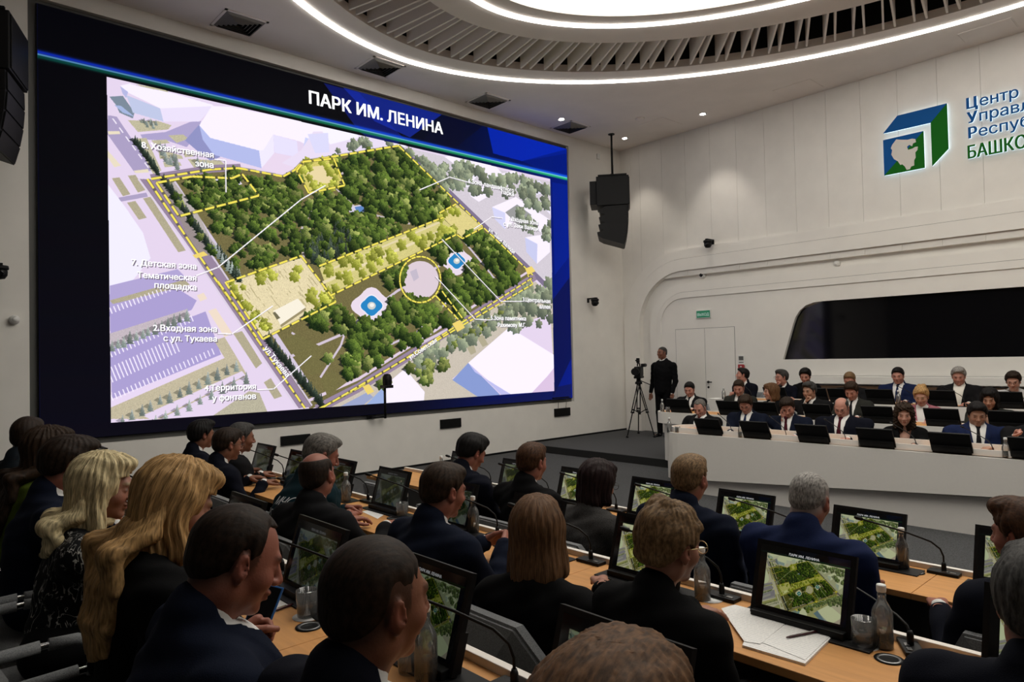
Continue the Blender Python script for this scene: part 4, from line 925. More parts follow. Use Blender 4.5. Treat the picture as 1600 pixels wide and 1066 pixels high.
# ---- skin, hair, cloth materials
def vcol_mat(name, rough=.5, bump=.15, bscale=160, spec=.35, sub=0.0):
    m = mat(name, (.5, .3, .22), rough, bump=bump, bscale=bscale, spec=spec); nt = m.node_tree; b = nt.nodes['Principled BSDF']
    a = nt.nodes.new('ShaderNodeAttribute'); a.attribute_name = 'tone'; nt.links.new(a.outputs['Color'], b.inputs['Base Color'])
    if sub: b.inputs['Subsurface Weight'].default_value = sub; b.inputs['Subsurface Radius'].default_value = (.012, .005, .003)
    return m
M_SKIN = vcol_mat('skin')
def hair_mat(col):
    n = 'hair_%03d_%03d_%03d' % tuple(int(c*255) for c in col)
    if n in MATS: return MATS[n]
    m = mat(n, col, .62, spec=.18); nt = m.node_tree; b = nt.nodes['Principled BSDF']
    a = nt.nodes.new('ShaderNodeAttribute'); a.attribute_name = 'strand'
    nz = nt.nodes.new('ShaderNodeTexNoise'); nz.inputs['Scale'].default_value = 1; nz.inputs['Detail'].default_value = 3
    nt.links.new(a.outputs['Vector'], nz.inputs['Vector'])
    r = nt.nodes.new('ShaderNodeValToRGB'); r.color_ramp.elements[0].position = .32; r.color_ramp.elements[1].position = .70
    r.color_ramp.elements[0].color = (*[c*.42 for c in col], 1); r.color_ramp.elements[1].color = (*[min(1, c*1.55) for c in col], 1)
    nt.links.new(nz.outputs['Fac'], r.inputs[0]); nt.links.new(r.outputs[0], b.inputs['Base Color'])
    bp = nt.nodes.new('ShaderNodeBump'); bp.inputs['Strength'].default_value = .35; bp.inputs['Distance'].default_value = .003
    nt.links.new(nz.outputs['Fac'], bp.inputs['Height']); nt.links.new(bp.outputs[0], b.inputs['Normal'])
    return m
def cloth(name, col, noise=.12): return mat('cloth_'+name, col, .9, noise=noise, nscale=300, bump=.25, bscale=350, spec=.1)
CL = {'black': cloth('black', (.004, .004, .0045)), 'navy': cloth('navy', (.0055, .008, .018)), 'darknavy': cloth('darknavy', (.0042, .005, .010)), 'blue': cloth('blue', (.009, .015, .050)), 'charcoal': cloth('charcoal', (.008, .008, .009)), 'slate': cloth('slate', (.012, .016, .021)),
      'tweed': cloth('tweed', (.045, .043, .042), .8), 'teal': cloth('teal', (.005, .017, .023)), 'white': cloth('white', (.66, .65, .63), .02), 'cream': cloth('cream', (.70, .67, .60), .02), 'pink': cloth('pink', (.33, .12, .15), .3), 'lime': cloth('lime', (.07, .10, .012), .1), 'olive': cloth('olive', (.022, .023, .02), .3),
      'burgundy': cloth('burgundy', (.05, .008, .014), .2), 'tieblack': cloth('tieblack', (.008, .008, .010)), 'tiered': cloth('tiered', (.10, .02, .02), .3), 'tieblue': cloth('tieblue', (.014, .022, .06), .2), 'pale': cloth('pale', (.42, .43, .45), .1), 'navywhite': cloth('greyknit', (.5, .5, .5), .1)}
def squiggle():
    m = mat('cloth_squiggle', (.006, .006, .007), .85, spec=.2); nt = m.node_tree; b = nt.nodes['Principled BSDF']
    tc = nt.nodes.new('ShaderNodeTexCoord'); n = nt.nodes.new('ShaderNodeTexNoise'); n.inputs['Scale'].default_value = 13; n.inputs['Detail'].default_value = 3; n.inputs['Distortion'].default_value = 1.6
    mp = nt.nodes.new('ShaderNodeMapping'); mp.inputs['Scale'].default_value = (1, 1, .55)
    n2 = nt.nodes.new('ShaderNodeTexNoise'); n2.inputs['Scale'].default_value = 7
    s = nt.nodes.new('ShaderNodeMath'); s.operation = 'SUBTRACT'; s.inputs[1].default_value = .5
    ab = nt.nodes.new('ShaderNodeMath'); ab.operation = 'ABSOLUTE'
    r = nt.nodes.new('ShaderNodeValToRGB'); r.color_ramp.elements[0].position = .006; r.color_ramp.elements[1].position = .014
    r.color_ramp.elements[0].color = (.42, .41, .38, 1); r.color_ramp.elements[1].color = (.005, .005, .006, 1)
    gt = nt.nodes.new('ShaderNodeValToRGB'); gt.color_ramp.elements[0].position = .46; gt.color_ramp.elements[1].position = .56
    mx = nt.nodes.new('ShaderNodeMix'); mx.data_type = 'RGBA'; mx.inputs['A'].default_value = (.005, .005, .006, 1)
    nt.links.new(tc.outputs['Object'], mp.inputs[0]); nt.links.new(mp.outputs[0], n.inputs['Vector']); nt.links.new(tc.outputs['Object'], n2.inputs['Vector'])
    nt.links.new(n.outputs['Fac'], s.inputs[0]); nt.links.new(s.outputs[0], ab.inputs[0]); nt.links.new(ab.outputs[0], r.inputs[0])
    nt.links.new(n2.outputs['Fac'], gt.inputs[0]); nt.links.new(gt.outputs[0], mx.inputs['Factor']); nt.links.new(r.outputs[0], mx.inputs['B']); nt.links.new(mx.outputs['Result'], b.inputs['Base Color'])
    CL['squiggle'] = m
squiggle()
SKINS = {'fair': (.30, .14, .095), 'tan': (.19, .078, .046), 'ruddy': (.25, .092, .062), 'olive': (.34, .185, .125), 'light': (.43, .235, .175), 'pink': (.42, .20, .15)}  # audience tones carry their dimmer light in the colour, dais tones are lighter
HAIRS = {'black': (.006, .005, .005), 'dark': (.017, .0095, .0058), 'brown': (.024, .013, .007), 'redbrown': (.050, .021, .009), 'lightbrown': (.10, .050, .023), 'gold': (.36, .215, .088), 'platinum': (.52, .43, .25), 'grey': (.115, .105, .095), 'silver': (.24, .225, .21), 'darkgrey': (.042, .040, .038), 'ash': (.15, .092, .046), 'burg': (.014, .006, .006)}

def ik(a, b, l1, l2, pole):
    d = b-a; L = np.linalg.norm(d); Lm = min(max(L, .08), (l1+l2)*.995); u = d/L
    x = (l1*l1-l2*l2+Lm*Lm)/(2*Lm); h = math.sqrt(max(l1*l1-x*x, 1e-6)); p = pole-(pole@u)*u; p /= np.linalg.norm(p)
    return a+u*x+p*h

def person(label, top, yaw, head=(0, 0, 0), floor=0.0, lean=.0, skin='tan', hair=('short', 'dark'), top_wear=('jacket', 'navy'), shirt='white', tie=None, hands=None, res=(.006, .013), female=False, size=1.0, bulk=1.0, glasses=None, stand=False, group='seated audience members', seatdx=-.08, tyaw=0.0, faceyaw=None, skirt=None, look=None, pin=False, cz=0.0):
    """top: world point at the crown. yaw: direction the body faces (deg). head: (turn, nod down, roll) in degrees relative to the body."""
    g, gc = res; yr = R_(yaw); Rw = rotz(yr); f = size
    Rh = rotz(R_(head[0])) @ roty(R_(head[1])) @ rotx(R_(head[2]))
    up = Rh @ np.array((-.012, 0, f*{'crop': .123, 'recede': .126, 'bald': .119, 'short': .128, 'full': .140, 'updo': .150, 'long': .137, 'shoulder': .137, 'bob': .139, 'midbob': .141, 'curly': .15}[hair[0]]))
    base = np.array((top[0], top[1], floor)); hc = np.array((0, 0, top[2]-floor))-up        # head centre, in the frame of the body
    # body frame origin under the pelvis
    px = seatdx-lean if not stand else 0.0
    org = np.array((px, 0, 0)) if not stand else np.array((hc[0]-.0, 0, 0))
    hc = hc-org; loc = base+Rw@org
    Hw = lambda p: hc+Rh@(np.asarray(p, float)*f)
    Rt = rotz(R_(tyaw)); bw = (1.0 if not female else .86)*bulk*f
    hipz = .565 if not stand else .93*f
    hip = np.array((0, 0, hipz)); sk = Hw((-.028, 0, -.06)); ct = hc+.5*(Rh@np.array((-.060, 0, -.152*f)))+.5*np.array((-.072, 0, -.152*f))
    sc = ct+np.array((.018, 0, -.050*f)); S = {s: sc+Rt@np.array((-.004, s*.200*bw, -.026*f)) for s in (-1, 1)}
    if stand: S = {s: S[s]+np.array((0, -s*.022, -.045)) for s in S}
    W, E_, HP = {}, {}, {}
    hands = hands or {}
    for s in (-1, 1):
        spec = hands.get(s)
        if spec is None: spec = ((.36+max(0, hc[0]-.25)*.5 if not stand else .06, s*.15 if not stand else s*.27, .815 if not stand else .80), 'rest', (1, -s*.5, -.05), 0)
        W[s] = np.array(spec[0], float); HP[s] = spec[1:]
        if len(spec) > 4 and spec[4] == 'head': W[s] = Hw(spec[0])
        d = W[s]-S[s]; mx = .55*f
        if np.linalg.norm(d) > mx: W[s] = S[s]+d/np.linalg.norm(d)*mx
        E_[s] = ik(S[s], W[s], .30*f, .265*f, np.array((-.45, s*.30, -.75)))
    if stand: K = {s: np.array((.02, s*.10, .49*f)) for s in (-1, 1)}; AN = {s: np.array((-.02, s*.11, .085)) for s in (-1, 1)}
    else: K = {s: np.array((.43, s*.13, .52)) for s in (-1, 1)}; AN = {s: np.array((.38, s*.13, .09)) for s in (-1, 1)}
    # ------------------------------------------------ body, one surface (fine grid round the head, coarse elsewhere)
    def segs(c, r, lo, hi): return [(lo, c-r, gc), (c-r, c+r, g), (c+r, hi, gc)]
    xl = [p[0] for p in list(W.values())+list(K.values())+list(E_.values())+[hc, hip]]; yl = [p[1] for p in list(W.values())+list(E_.values())+list(S.values())]
    X = axis_grid(segs(hc[0], .145*f, min(min(xl)-.22, hc[0]-.2), max(max(xl)+.24, hc[0]+.2))); Y = axis_grid(segs(hc[1], .115*f, min(yl)-.16, max(yl)+.16)); Z = axis_grid([(-.02, hc[2]-.16*f, gc*1.3), (hc[2]-.16*f, hc[2]+.16*f, g)])
    B_ = Field(X, Y, Z); e = lambda c, r, k=.014, sub=False: B_.ell(Hw(c), np.array(r)*f, k*f, Rh, sub)
    fw = .92 if female else 1.0
    e((-.014, 0, .030), (.098, .077, .087)); e((.022, 0, -.012), (.070, .0645*fw+.003, .085), .02); e((.030, 0, -.068), (.054, .052*fw, .046), .02); e((.068, 0, -.098), (.022, .024*fw, .019), .016)
    for s in (-1, 1): e((.056, s*.036, -.030), (.030, .027, .028), .018); e((-.01, s*.052, -.062), (.028, .018, .03), .02)
    B_.cone(Hw((.080, -.032, .021)), Hw((.080, .032, .021)), .013*f, .013*f, .014)
    for s in (-1, 1): e((.098, s*.033, .000), (.017, .019, .011), .010, True)
    for s in (-1, 1): e((.0775, s*.0325, .000), (.0135, .0145, .0125), .003)
    B_.cone(Hw((.090, 0, .014)), Hw((.111, 0, -.028)), .0075*f, .0125*f, .010)
    for s in (-1, 1): e((.099, s*.0125, -.033), (.012, .009, .009), .006)
    e((.092, 0, -.058), (.011, .025, .0075), .006); e((.089, 0, -.071), (.011, .021, .0078), .006); e((.103, 0, -.0645), (.012, .022, .0018), .003, True)
    for s in (-1, 1):
        B_.ell(Hw((-.006, s*.079, -.008)), np.array((.020, .008, .032))*f, .006, Rh@rotz(s*.45)@roty(-.15)); B_.ell(Hw((.002, s*.0885, -.006)), np.array((.010, .006, .018))*f, .004, Rh@rotz(s*.45)@roty(-.15), True); B_.ell(Hw((.0, s*.076, -.036)), np.array((.008, .007, .010))*f, .006, Rh)
    nr = (.058 if not female else .047)*f*(.5+.5*bulk)
    B_.cone(sk, ct+np.array((.005, 0, -.03)), nr, nr*1.08, .03)
    for s in (-1, 1): B_.cone(ct+np.array((.01, s*.02, -.02)), S[s]+Rt@np.array((0, -s*.02, -.005)), .034, .040, .03)
    B_.cone(sc+np.array((.025, 0, -.11)), hip+np.array((.02, 0, .02)), .098*bw, .105*bw, .04, flat=(Rt@np.array((1., 0, 0)), 1.3))
    for s in (-1, 1):
        B_.cone(S[s], E_[s], .050*bw, .038, .04); B_.cone(E_[s], W[s], .038, .026, .02)
        h0 = np.array((0, s*.09, hipz)); B_.cone(h0, K[s], .078*min(bw,1.1), .055, .04); B_.cone(K[s], AN[s], .053, .036, .02); B_.cone(AN[s]+(0, 0, -.045), AN[s]+(.15, s*.02, -.06), .036, .030, .02)
    V, Q = B_.mesh()
    # tone per vertex, placed on the head's own features
    L = (V-hc)@Rh/f; tone = np.tile(np.array(SKINS[skin]), (len(V), 1)); tone *= (1+.06*vnoise(V, 30, 3))[:, None]
    def blend(m, c): tone[:] = tone*(1-m[:, None])+np.array(c)*m[:, None]
    gs = lambda c, r: np.clip(1.4-1.4*np.sqrt((((L-np.array(c))/np.array(r))**2).sum(1)), 0, 1)
    hcol = np.array(HAIRS[hair[1]])
    for s in (-1, 1):
        blend(gs((.09, s*.036, .024), (.03, .028, .0085))*.85, hcol*.55); blend(gs((.09, s*.033, .001), (.022, .0155, .0060)), (.30, .27, .25) if (L[:, 2] < .3).any() and head[1] < 18 else np.array(SKINS[skin])*.55); blend(gs((.094, s*.033, .001), (.014, .0078, .0078)), (.012, .008, .006)); blend(gs((.09, s*.033, .0075), (.022, .019, .003))*.9, (.02, .012, .01))
        blend(gs((.07, s*.04, -.03), (.04, .03, .03))*.25, (.33, .08, .06)); blend(gs((-.006, s*.082, -.008), (.03, .02, .04))*.35, (.33, .085, .06))
    blend(gs((.095, 0, -.064), (.022, .027, .0125))*(.75 if female else .45), (.28, .05, .045) if female else (.22, .075, .06)); blend(gs((.11, 0, -.03), (.02, .02, .02))*.25, (.33, .085, .065))
    if not female and hair[0] in ('short', 'crop', 'recede', 'bald', 'full'):
        ln = np.interp(L[:, 0], [-.13, -.085, -.055, -.022, -.016, .004, .010, .035], [-.075, -.07, -.055, -.028, .024, .024, -.018, .012])
        m_ = np.clip((L[:, 2]-ln+.030)/.034, 0, 1)*(L[:, 0] < .03)*(np.abs(L[:, 1]) < .081)*(L[:, 2] < .06)*(L[:, 2] > -.12); blend(m_*.72, hcol)
    HV, HQ = [V], [Q]; HT = [tone]; off = len(V)
    for s in (-1, 1):
        pose, dirv, roll = HP[s][0], np.array(HP[s][1], float), HP[s][2]
        x = dirv/np.linalg.norm(dirv); zz = np.array((0, 0, 1.)); zz = zz-(zz@x)*x
        if np.linalg.norm(zz) < .2: zz = np.array((-1., 0, 0)); zz = zz-(zz@x)*x
        zz /= np.linalg.norm(zz); yy = np.cross(zz, x); c, n = math.cos(R_(roll)*-s), math.sin(R_(roll)*-s); yy, zz = yy*c+zz*n, zz*c-yy*n
        hv, hq = hand(pose); hv = hv*(f*(.93 if female else 1.03)); P = hv.copy(); P[:, 1] *= -s*-1 if s < 0 else -1           # thumbs point inwards
        P2 = W[s]+P[:, :1]*x+P[:, 1:2]*yy+P[:, 2:3]*zz
        HV.append(P2); HQ.append((hq if s < 0 else hq[:, ::-1])+off); off += len(hv); HT.append(np.tile(np.array(SKINS[skin])*1.02, (len(hv), 1)))
    V, Q, tone = np.concatenate(HV), np.concatenate(HQ), np.concatenate(HT)
    me = npmesh('person', V, Q); at_ = me.color_attributes.new('tone', 'FLOAT_COLOR', 'POINT'); at_.data.foreach_set('color', np.c_[tone, np.ones(len(V))].astype(np.float32).ravel())
    root = link('person', me, M_SKIN, None, tuple(loc), yr); tag(root, label, 'person', group)
    # ------------------------------------------------ hair
    style, hc_n = hair; hg = max(g, .0055)
    ext = {'long': .24, 'shoulder': .24, 'bob': .225, 'curly': .235, 'midbob': .19}.get(style, .15)
    Fh = Field(axis_grid([(-.19, .15, hg)]), axis_grid([(-.155, .155, hg)]), axis_grid([(-ext, .17, hg)]))    # in head axes
    he = lambda c, r, k=.02, sub=False: Fh.ell(c, r, k, None, sub)
    xs, ys, zs = Fh.pts((slice(None),)*3)
    t_ = {'crop': .004, 'short': .011, 'full': .020, 'bald': .006, 'updo': .016, 'curly': .021, 'long': .018, 'shoulder': .018, 'bob': .020, 'midbob': .022, 'recede': .007}[style]
    he((-.016, 0, .032), (.098+t_, .077+t_, .087+t_), .01)
    if style in ('short', 'full', 'recede', 'crop', 'bald', 'updo'): he((-.045, 0, -.02), (.064+t_*.6, .066+t_*.6, .062), .02)
    if style == 'full': he((.03, 0, .10), (.075, .068, .04), .02); he((.045, .02, .108), (.05, .05, .03), .02)
    if style == 'short': he((.035, .0, .088), (.062, .06, .038), .02)
    if style == 'updo': he((-.075, 0, .075), (.055, .052, .05), .02); he((-.01, 0, .10), (.08, .062, .045), .02); he((.03, .01, .092), (.062, .06, .04), .02); he((-.10, .0, .03), (.035, .04, .05), .02); Fh.cone((-.085, -.04, -.03), (-.055, .02, .115), .028, .034, .006); Fh.cone((-.075, .045, -.03), (-.04, -.015, .12), .028, .034, .006); Fh.cone((.055, -.045, .065), (-.03, .03, .125), .030, .036, .006); Fh.cone((.03, -.05, .03), (-.07, -.035, .08), .022, .030, .006)
    if style in ('long', 'shoulder', 'bob', 'curly', 'midbob'):
        zb = -ext+.03; wd = {'long': .094, 'shoulder': .100, 'bob': .098, 'curly': .098, 'midbob': .092}[style]
        Fh.cone((-.035, 0, .02), (-.062, 0, zb+.07), .085, wd*(.92 if True else .70), .03, flat=(np.array((1., 0, 0)), 1.25))
        for s in (-1, 1): Fh.cone((.008, s*.066, .01), (.0 if style != 'bob' else -.005, s*(wd-(.012)), zb+.06), .032, .028, .03)
        he((.028, 0, .095), (.075, .068, .035), .02)
        if style == 'bob': Fh.d[:] = np.maximum(Fh.d, (-.180-zs))
    # displacement in strands
    az = np.arctan2(ys, xs+.02)+0*zs; amp = {'curly': .009, 'long': .0030, 'shoulder': .0026, 'bob': .0018, 'updo': .0022, 'midbob': .0026, 'full': .0016, 'short': .0009, 'crop': .0003, 'recede': .0007, 'bald': .0004}.get(style, .001)
    if style == 'curly': Fh.d += (amp*np.sin(xs*130+2*np.sin(zs*110))*np.sin(ys*140+1.5*np.sin(zs*120+xs*90))+.004*np.sin(zs*170+ys*120)).astype(np.float32); Fh.ell((.10, 0, -.04), (.07, .060, .11), .02, None, True)
    else: Fh.d += (amp*(np.sin(az*23+zs*14+np.sin(zs*22+2*xs*30))+.6*np.sin(az*41-zs*19+1.3+np.sin(xs*40))+.7*np.sin(ys*160+xs*45+zs*30))).astype(np.float32)
    # cut the face, ears and nape free
    if style in ('crop', 'short', 'full', 'recede', 'bald'):
        rec = {'recede': .030, 'bald': .030}.get(style, 0)
        line_ = np.interp(np.broadcast_to(xs, Fh.d.shape), [-.13, -.085, -.055, -.022, -.016, .004, .010, .035, .055-rec, .085-rec, .12], [-.075, -.07, -.055, -.028, .024, .024, -.018, .018, .052, .083, .12])
        if style in ('recede',): line_ = line_+.022*np.exp(-((np.abs(ys)-.045)/.02)**2)*(xs > .0)
        if style == 'crop': line_ = np.maximum(line_+.008, np.where((xs > -.02) & (xs < .045), .020, -1))
        Fh.d += (.0075*np.clip(1-(zs-line_)/.04, 0, 1)*(xs < .045)).astype(np.float32)
        Fh.d[:] = np.maximum(Fh.d, (line_-zs)*.7)
        if style == 'bald':
            Fh.ell((.028, 0, .10), (.098, .058, .075), .012, None, True); Fh.d[:] = np.maximum(Fh.d, (zs-.085)*.8)
    elif style == 'updo':
        line_ = np.interp(np.broadcast_to(xs, Fh.d.shape), [-.13, -.075, -.03, -.01, .012, .03, .06, .085, .12], [-.06, -.06, -.02, .02, .02, .0, .045, .075, .12]); Fh.d[:] = np.maximum(Fh.d, (line_-zs)*.7)
    else:
        Fh.ell((.075, 0, -.21), (.10, .062, .13), .015, None, True)
        Fh.ell((.098, 0, -.055), (.075, .060 if style != 'long' else .056, .125), .015, None, True); Fh.d[:] = np.maximum(Fh.d, np.minimum((xs-.062), .3) *np.where(zs < .05, 1, .0)+np.where(zs < .05, 0, -.3))
    V, Q = Fh.mesh()
    azv = np.arctan2(V[:, 1], V[:, 0]+.02); st = np.c_[azv*34, V[:, 2]*(26 if style in ('long', 'shoulder', 'bob', 'midbob') else 60), V[:, 0]*40]
    if style in ('short', 'crop', 'recede', 'bald', 'full', 'updo'): st = np.c_[V[:, 1]*170, V[:, 0]*55, V[:, 2]*60]
    if style in ('long', 'shoulder', 'bob', 'midbob', 'curly'):
        Ry0 = rotz(R_(head[0])); wgt = np.clip((.02-V[:, 2])/.16, 0, 1); wgt = wgt*wgt*(3-2*wgt); piv = np.array((-.03, 0, -.02))
        top_ = V@Rh.T; low_ = (V-piv)@(Ry0 @ rotx(R_(head[2])*.2)).T+Rh@piv; V = hc+f*(top_*(1-wgt[:, None])+low_*wgt[:, None])
    else: V = hc+(V*f)@Rh.T
    hairV, hairQ, hair_st = V, Q, st
    # ------------------------------------------------ clothes
    def torso(F, inf, k=.05):
        F.cone(sc+Rt@np.array((.012, 0, -.10)), sc*.62+hip*.38+np.array((.012, 0, 0)), .142*bw+inf, .146*bw+inf, k, flat=(Rt@np.array((1., 0, 0)), 1.16/(.6+.4*bulk)))
        F.cone(sc*.66+hip*.34+np.array((.012, 0, 0)), hip+np.array((.01, 0, .04)), .146*bw+inf, .132*bw+inf, k, flat=(np.array((1., 0, 0)), 1.16/(.5+.5*bulk)))
        for s in (-1, 1):
            F.cone(sc+Rt@np.array((-.006, s*.05*bw, -.035)), S[s]+Rt@np.array((-.004, -s*.025, -.01)), .070+inf, .064+inf, k)
            F.cone(ct+np.array((-.004, s*.02, -.02)), S[s]+Rt@np.array((0, -s*.02, .0)), .044+inf, .050+inf, k*.7)
            F.cone(sc+Rt@np.array((-.02, s*.075*bw, -.07)), sc*.6+hip*.4+Rt@np.array((-.01, s*.06*bw, 0)), .072+inf, .075+inf, k)
        if female:
            for s in (-1, 1): F.ell(sc+Rt@np.array((.105, s*.065, -.17)), np.array((.055, .06, .06)), .04)
    def sleeves(F, inf, end=.93, k=.035):
        for s in (-1, 1): F.cone(S[s], E_[s], .056*bw+inf, .045+inf, k); F.cone(E_[s], E_[s]+(W[s]-E_[s])*end, .045+inf, .034+inf, k*.7)
    gx = gc*.9
    allp = np.array([*S.values(), *E_.values(), *W.values(), hip, ct]); lo, hi = allp.min(0)-.2, allp.max(0)+.2
    kind, ck = top_wear
    def fresh(step, zlo=None): return Field(axis_grid([(lo[0], hi[0], step)]), axis_grid([(lo[1], hi[1], step)]), axis_grid([(zlo if zlo else hipz-.075-(.14 if stand else 0), ct[2]+.11, step)]))
    ax_n = (sk-ct)/np.linalg.norm(sk-ct)
    Fs = None
    if shirt:
        Fs = fresh(gx); torso(Fs, .004); 
        if not female: Fs.cone(ct+ax_n*-.01, ct+ax_n*.036, nr+.016, nr+.009, .012)
        else: Fs.cone(ct, ct+ax_n*.01, nr+.014, nr+.012, .02)
        for s in (-1, 1): Fs.cone(E_[s]+(W[s]-E_[s])*.80, E_[s]+(W[s]-E_[s])*.985, .033, .031, .005)
        # open collar point at the throat
        Fs.ell(ct+ax_n*.055+np.array((.06, 0, -.01)), (.04, .013 if tie else .026, .045), .008, None, True)
        X_, Y_, Z_ = Fs.pts((slice(None),)*3); 
        if tie:
            dm = Fs.d.copy(); top_z = ct[2]+.012; w_ = np.clip(.014+.030*np.clip((top_z-.045-Z_)/.30, 0, 1)+.012*np.exp(-((Z_-top_z)/.022)**2), .01, .05)
            Ft = Field(Fs.x, Fs.y, Fs.z); Yr = Y_
            Ft.d[:] = np.maximum(np.maximum(dm-.009, np.abs(Yr)-w_), np.maximum(-(X_-ct[0]-.02), Z_-top_z-.012)); Ft.d[:] = np.maximum(Ft.d, -(Z_-hipz-.02))
        V, Q = Fs.mesh(); link('shirt', npmesh('shirt', V, Q), CL[shirt], root)
        if tie: V, Q = Ft.mesh(); link('tie', npmesh('tie', V, Q), CL[tie], root)
    Fj = fresh(gx); torso(Fj, .014); sleeves(Fj, .008, .90)
    if kind == 'jacket':
        Fj.cone(ct+np.array((-.008, 0, -.03)), ct+ax_n*.028+np.array((-.006, 0, 0)), nr+.026, nr+.018, .02)
    else: Fj.cone(ct+np.array((0, 0, -.03)), ct+ax_n*(.005 if kind == 'top' else .03), nr+.022, nr+.016, .02)
    X_, Y_, Z_ = Fj.pts((slice(None),)*3)
    Fj.d += (.0035*np.sin(X_*34+Z_*26+np.sin(Y_*30))*np.sin(Y_*27+Z_*19)+.0022*np.sin(Z_*70+Y_*40+X_*33)).astype(np.float32)
    if kind == 'jacket':
        zt = ct[2]+.03; zb = sc[2]-(.30 if not female else .26); tt = np.clip((Z_-zb)/(zt-zb), 0, 1.2)
        cl = sc[0]+.0; wv = .008+.070*tt**.85
        wedge = np.maximum(np.abs(Y_)-wv, np.maximum(-(X_-cl-.015), zb-Z_))
        # lapels: a thin raised layer along the opening
        lap = np.maximum(Fj.d-.007, np.maximum(np.maximum(np.abs(Y_)-wv-.048*np.clip(1.25-np.abs(tt-.62)*1.6, .12, 1), -(X_-cl-.02)), np.maximum(zb-Z_, Z_-zt+.02)))
        Fj.d[:] = np.minimum(Fj.d, lap)
        Fj.d[:] = np.maximum(Fj.d, -wedge)
    elif kind == 'top':
        Fj.ell(ct+np.array((.07, 0, .02)), (.07, .06, .06), .01, None, True)
    V, Q = Fj.mesh(); jk = link('jacket' if kind == 'jacket' else 'top', npmesh('jacket', V, Q), CL[ck], root)
    if style in ('long', 'shoulder'):          # the lengths lie over the cloth of the back and shoulders
        lg = {'long': .27, 'shoulder': .085}[style]; FL = Field(axis_grid([(hc[0]-.36, hc[0]+.16, .007)]), axis_grid([(hc[1]-.20, hc[1]+.20, .007)]), axis_grid([(ct[2]-lg-.06, hc[2]+.06, .007)]))
        def surf(y, z):
            j, k = np.argmin(np.abs(Fj.y-y)), np.argmin(np.abs(Fj.z-z)); c_ = np.nonzero(Fj.d[:, j, k] < .004)[0]; return Fj.x[c_[0]] if len(c_) else ct[0]-.09
        for u in np.linspace(-.108, .108, 13):
            cu = 1-abs(u)/.19; P = [Hw((-.060*cu-.01, u*.70, -.01)), Hw((-.078*cu-.012, u*.84, -.10))]
            for q, t in enumerate((.035, -.25*lg, -.6*lg, -lg*(.80+.20*cu))):
                y_, z_ = hc[1]+u*(1.0-.06*q), ct[2]+t; x_ = min(surf(y_, z_)-.010, P[-1][0]+.05); P.append(np.array((x_, y_, z_)))
            for q in range(len(P)-1): FL.cone(P[q], P[q+1], (.010, .022, .024, .021, .016)[q], (.022, .024, .021, .016, .005)[q], .020)
        xg, yg, zg = FL.pts((slice(None),)*3); FL.d += (.0028*np.sin(yg*210+np.sin(zg*28)*1.6+xg*60)+.0015*np.sin(yg*390-zg*30)).astype(np.float32)
        v2, q2 = FL.mesh(); l2 = (v2-hc); s2 = np.c_[np.arctan2(l2[:, 1], l2[:, 0]+.02)*34, l2[:, 2]*26, l2[:, 1]*60]
        hairQ = np.concatenate([hairQ, q2+len(hairV)]); hairV = np.concatenate([hairV, v2]); hair_st = np.concatenate([hair_st, s2])
    me = npmesh('hair', hairV, hairQ); a_ = me.attributes.new('strand', 'FLOAT_VECTOR', 'POINT'); a_.data.foreach_set('vector', hair_st.astype(np.float32).ravel())
    link('hair', me, hair_mat(HAIRS[hc_n]), root)
    Fp = Field(axis_grid([(-.25, .62, gc*1.25)]), axis_grid([(-.32, .32, gc*1.25)]), axis_grid([(0.03, hipz+.12, gc*1.25)]))
    for s in (-1, 1):
        Fp.cone((0, s*.09, hipz), K[s], .098, .066, .04); Fp.cone(K[s], AN[s]+(0, 0, -.02), .068, .056, .02)
    Fp.cone((0, -.08, hipz), (0, .08, hipz), .108, .108, .04); V, Q = Fp.mesh(); link('trousers', npmesh('trousers', V, Q), CL['black' if ck in ('squiggle', 'pink', 'lime', 'tweed', 'pale') else ck], root)
    for s in (-1, 1):
        sh = MB(); a = AN[s]; sh.lathe([(0, 0), (.032, 0), (.045, .02), (.044, .05), (.03, .085), (0, .09)], 14, (0, 0, 0))
        for v in sh.bm.verts: v.co.x = v.co.x*2.9+.06; v.co.z *= 1-.35*max(0, min(1, (v.co.x-.02)/.15))
        sh.build('shoe', M_GLOSSB, root, (a[0], a[1], 0))
    if glasses:
        gm = MB(); ring = lambda s: [Hw((.108, s*.034+.025*math.cos(t), .0+.020*math.sin(t))) for t in np.linspace(0, 2*math.pi, 17)]
        for s in (-1, 1):
            gm.tube(ring(s), .0016, 6, False); gm.tube([Hw((.106, s*.058, .004)), Hw((.06, s*.078, .006)), Hw((-.005, s*.083, .004)), Hw((-.016, s*.081, -.012))], .0016, 6)
        gm.tube([Hw((.110, -.010, .004)), Hw((.114, 0, .007)), Hw((.110, .010, .004))], .0016, 6); gm.build('glasses', mat('frame_'+glasses, {'dark': (.02, .015, .012), 'gold': (.45, .33, .16), 'red': (.10, .02, .02)}[glasses], .3, .6 if glasses == 'gold' else 0), root)
    return dict(root=root, hc=hc, W=W, loc=loc, Rw=Rw, jacket=jk, Hw=Hw, S=S)
def crown(x, y, X): return at(x, y, 0, X)
# ================================================================== THE AUDIENCE
NEAR, MID, FAR = (.0045, .0105), (.0052, .0115), (.0052, .013)
fa, fb, fc = ROWS['A']['z'], ROWS['B']['z'], ROWS['C']['z']
G = 'seated audience members'
P_ = {}
def aud(key, px, X, yaw, head, floor, **k):
    t = at(px[0], px[1], 0, X); P_[key] = person(k.pop('label'), t, yaw, head, floor, **k); P_[key]['top'] = t
HA = lambda tx, ty, z=.80: None
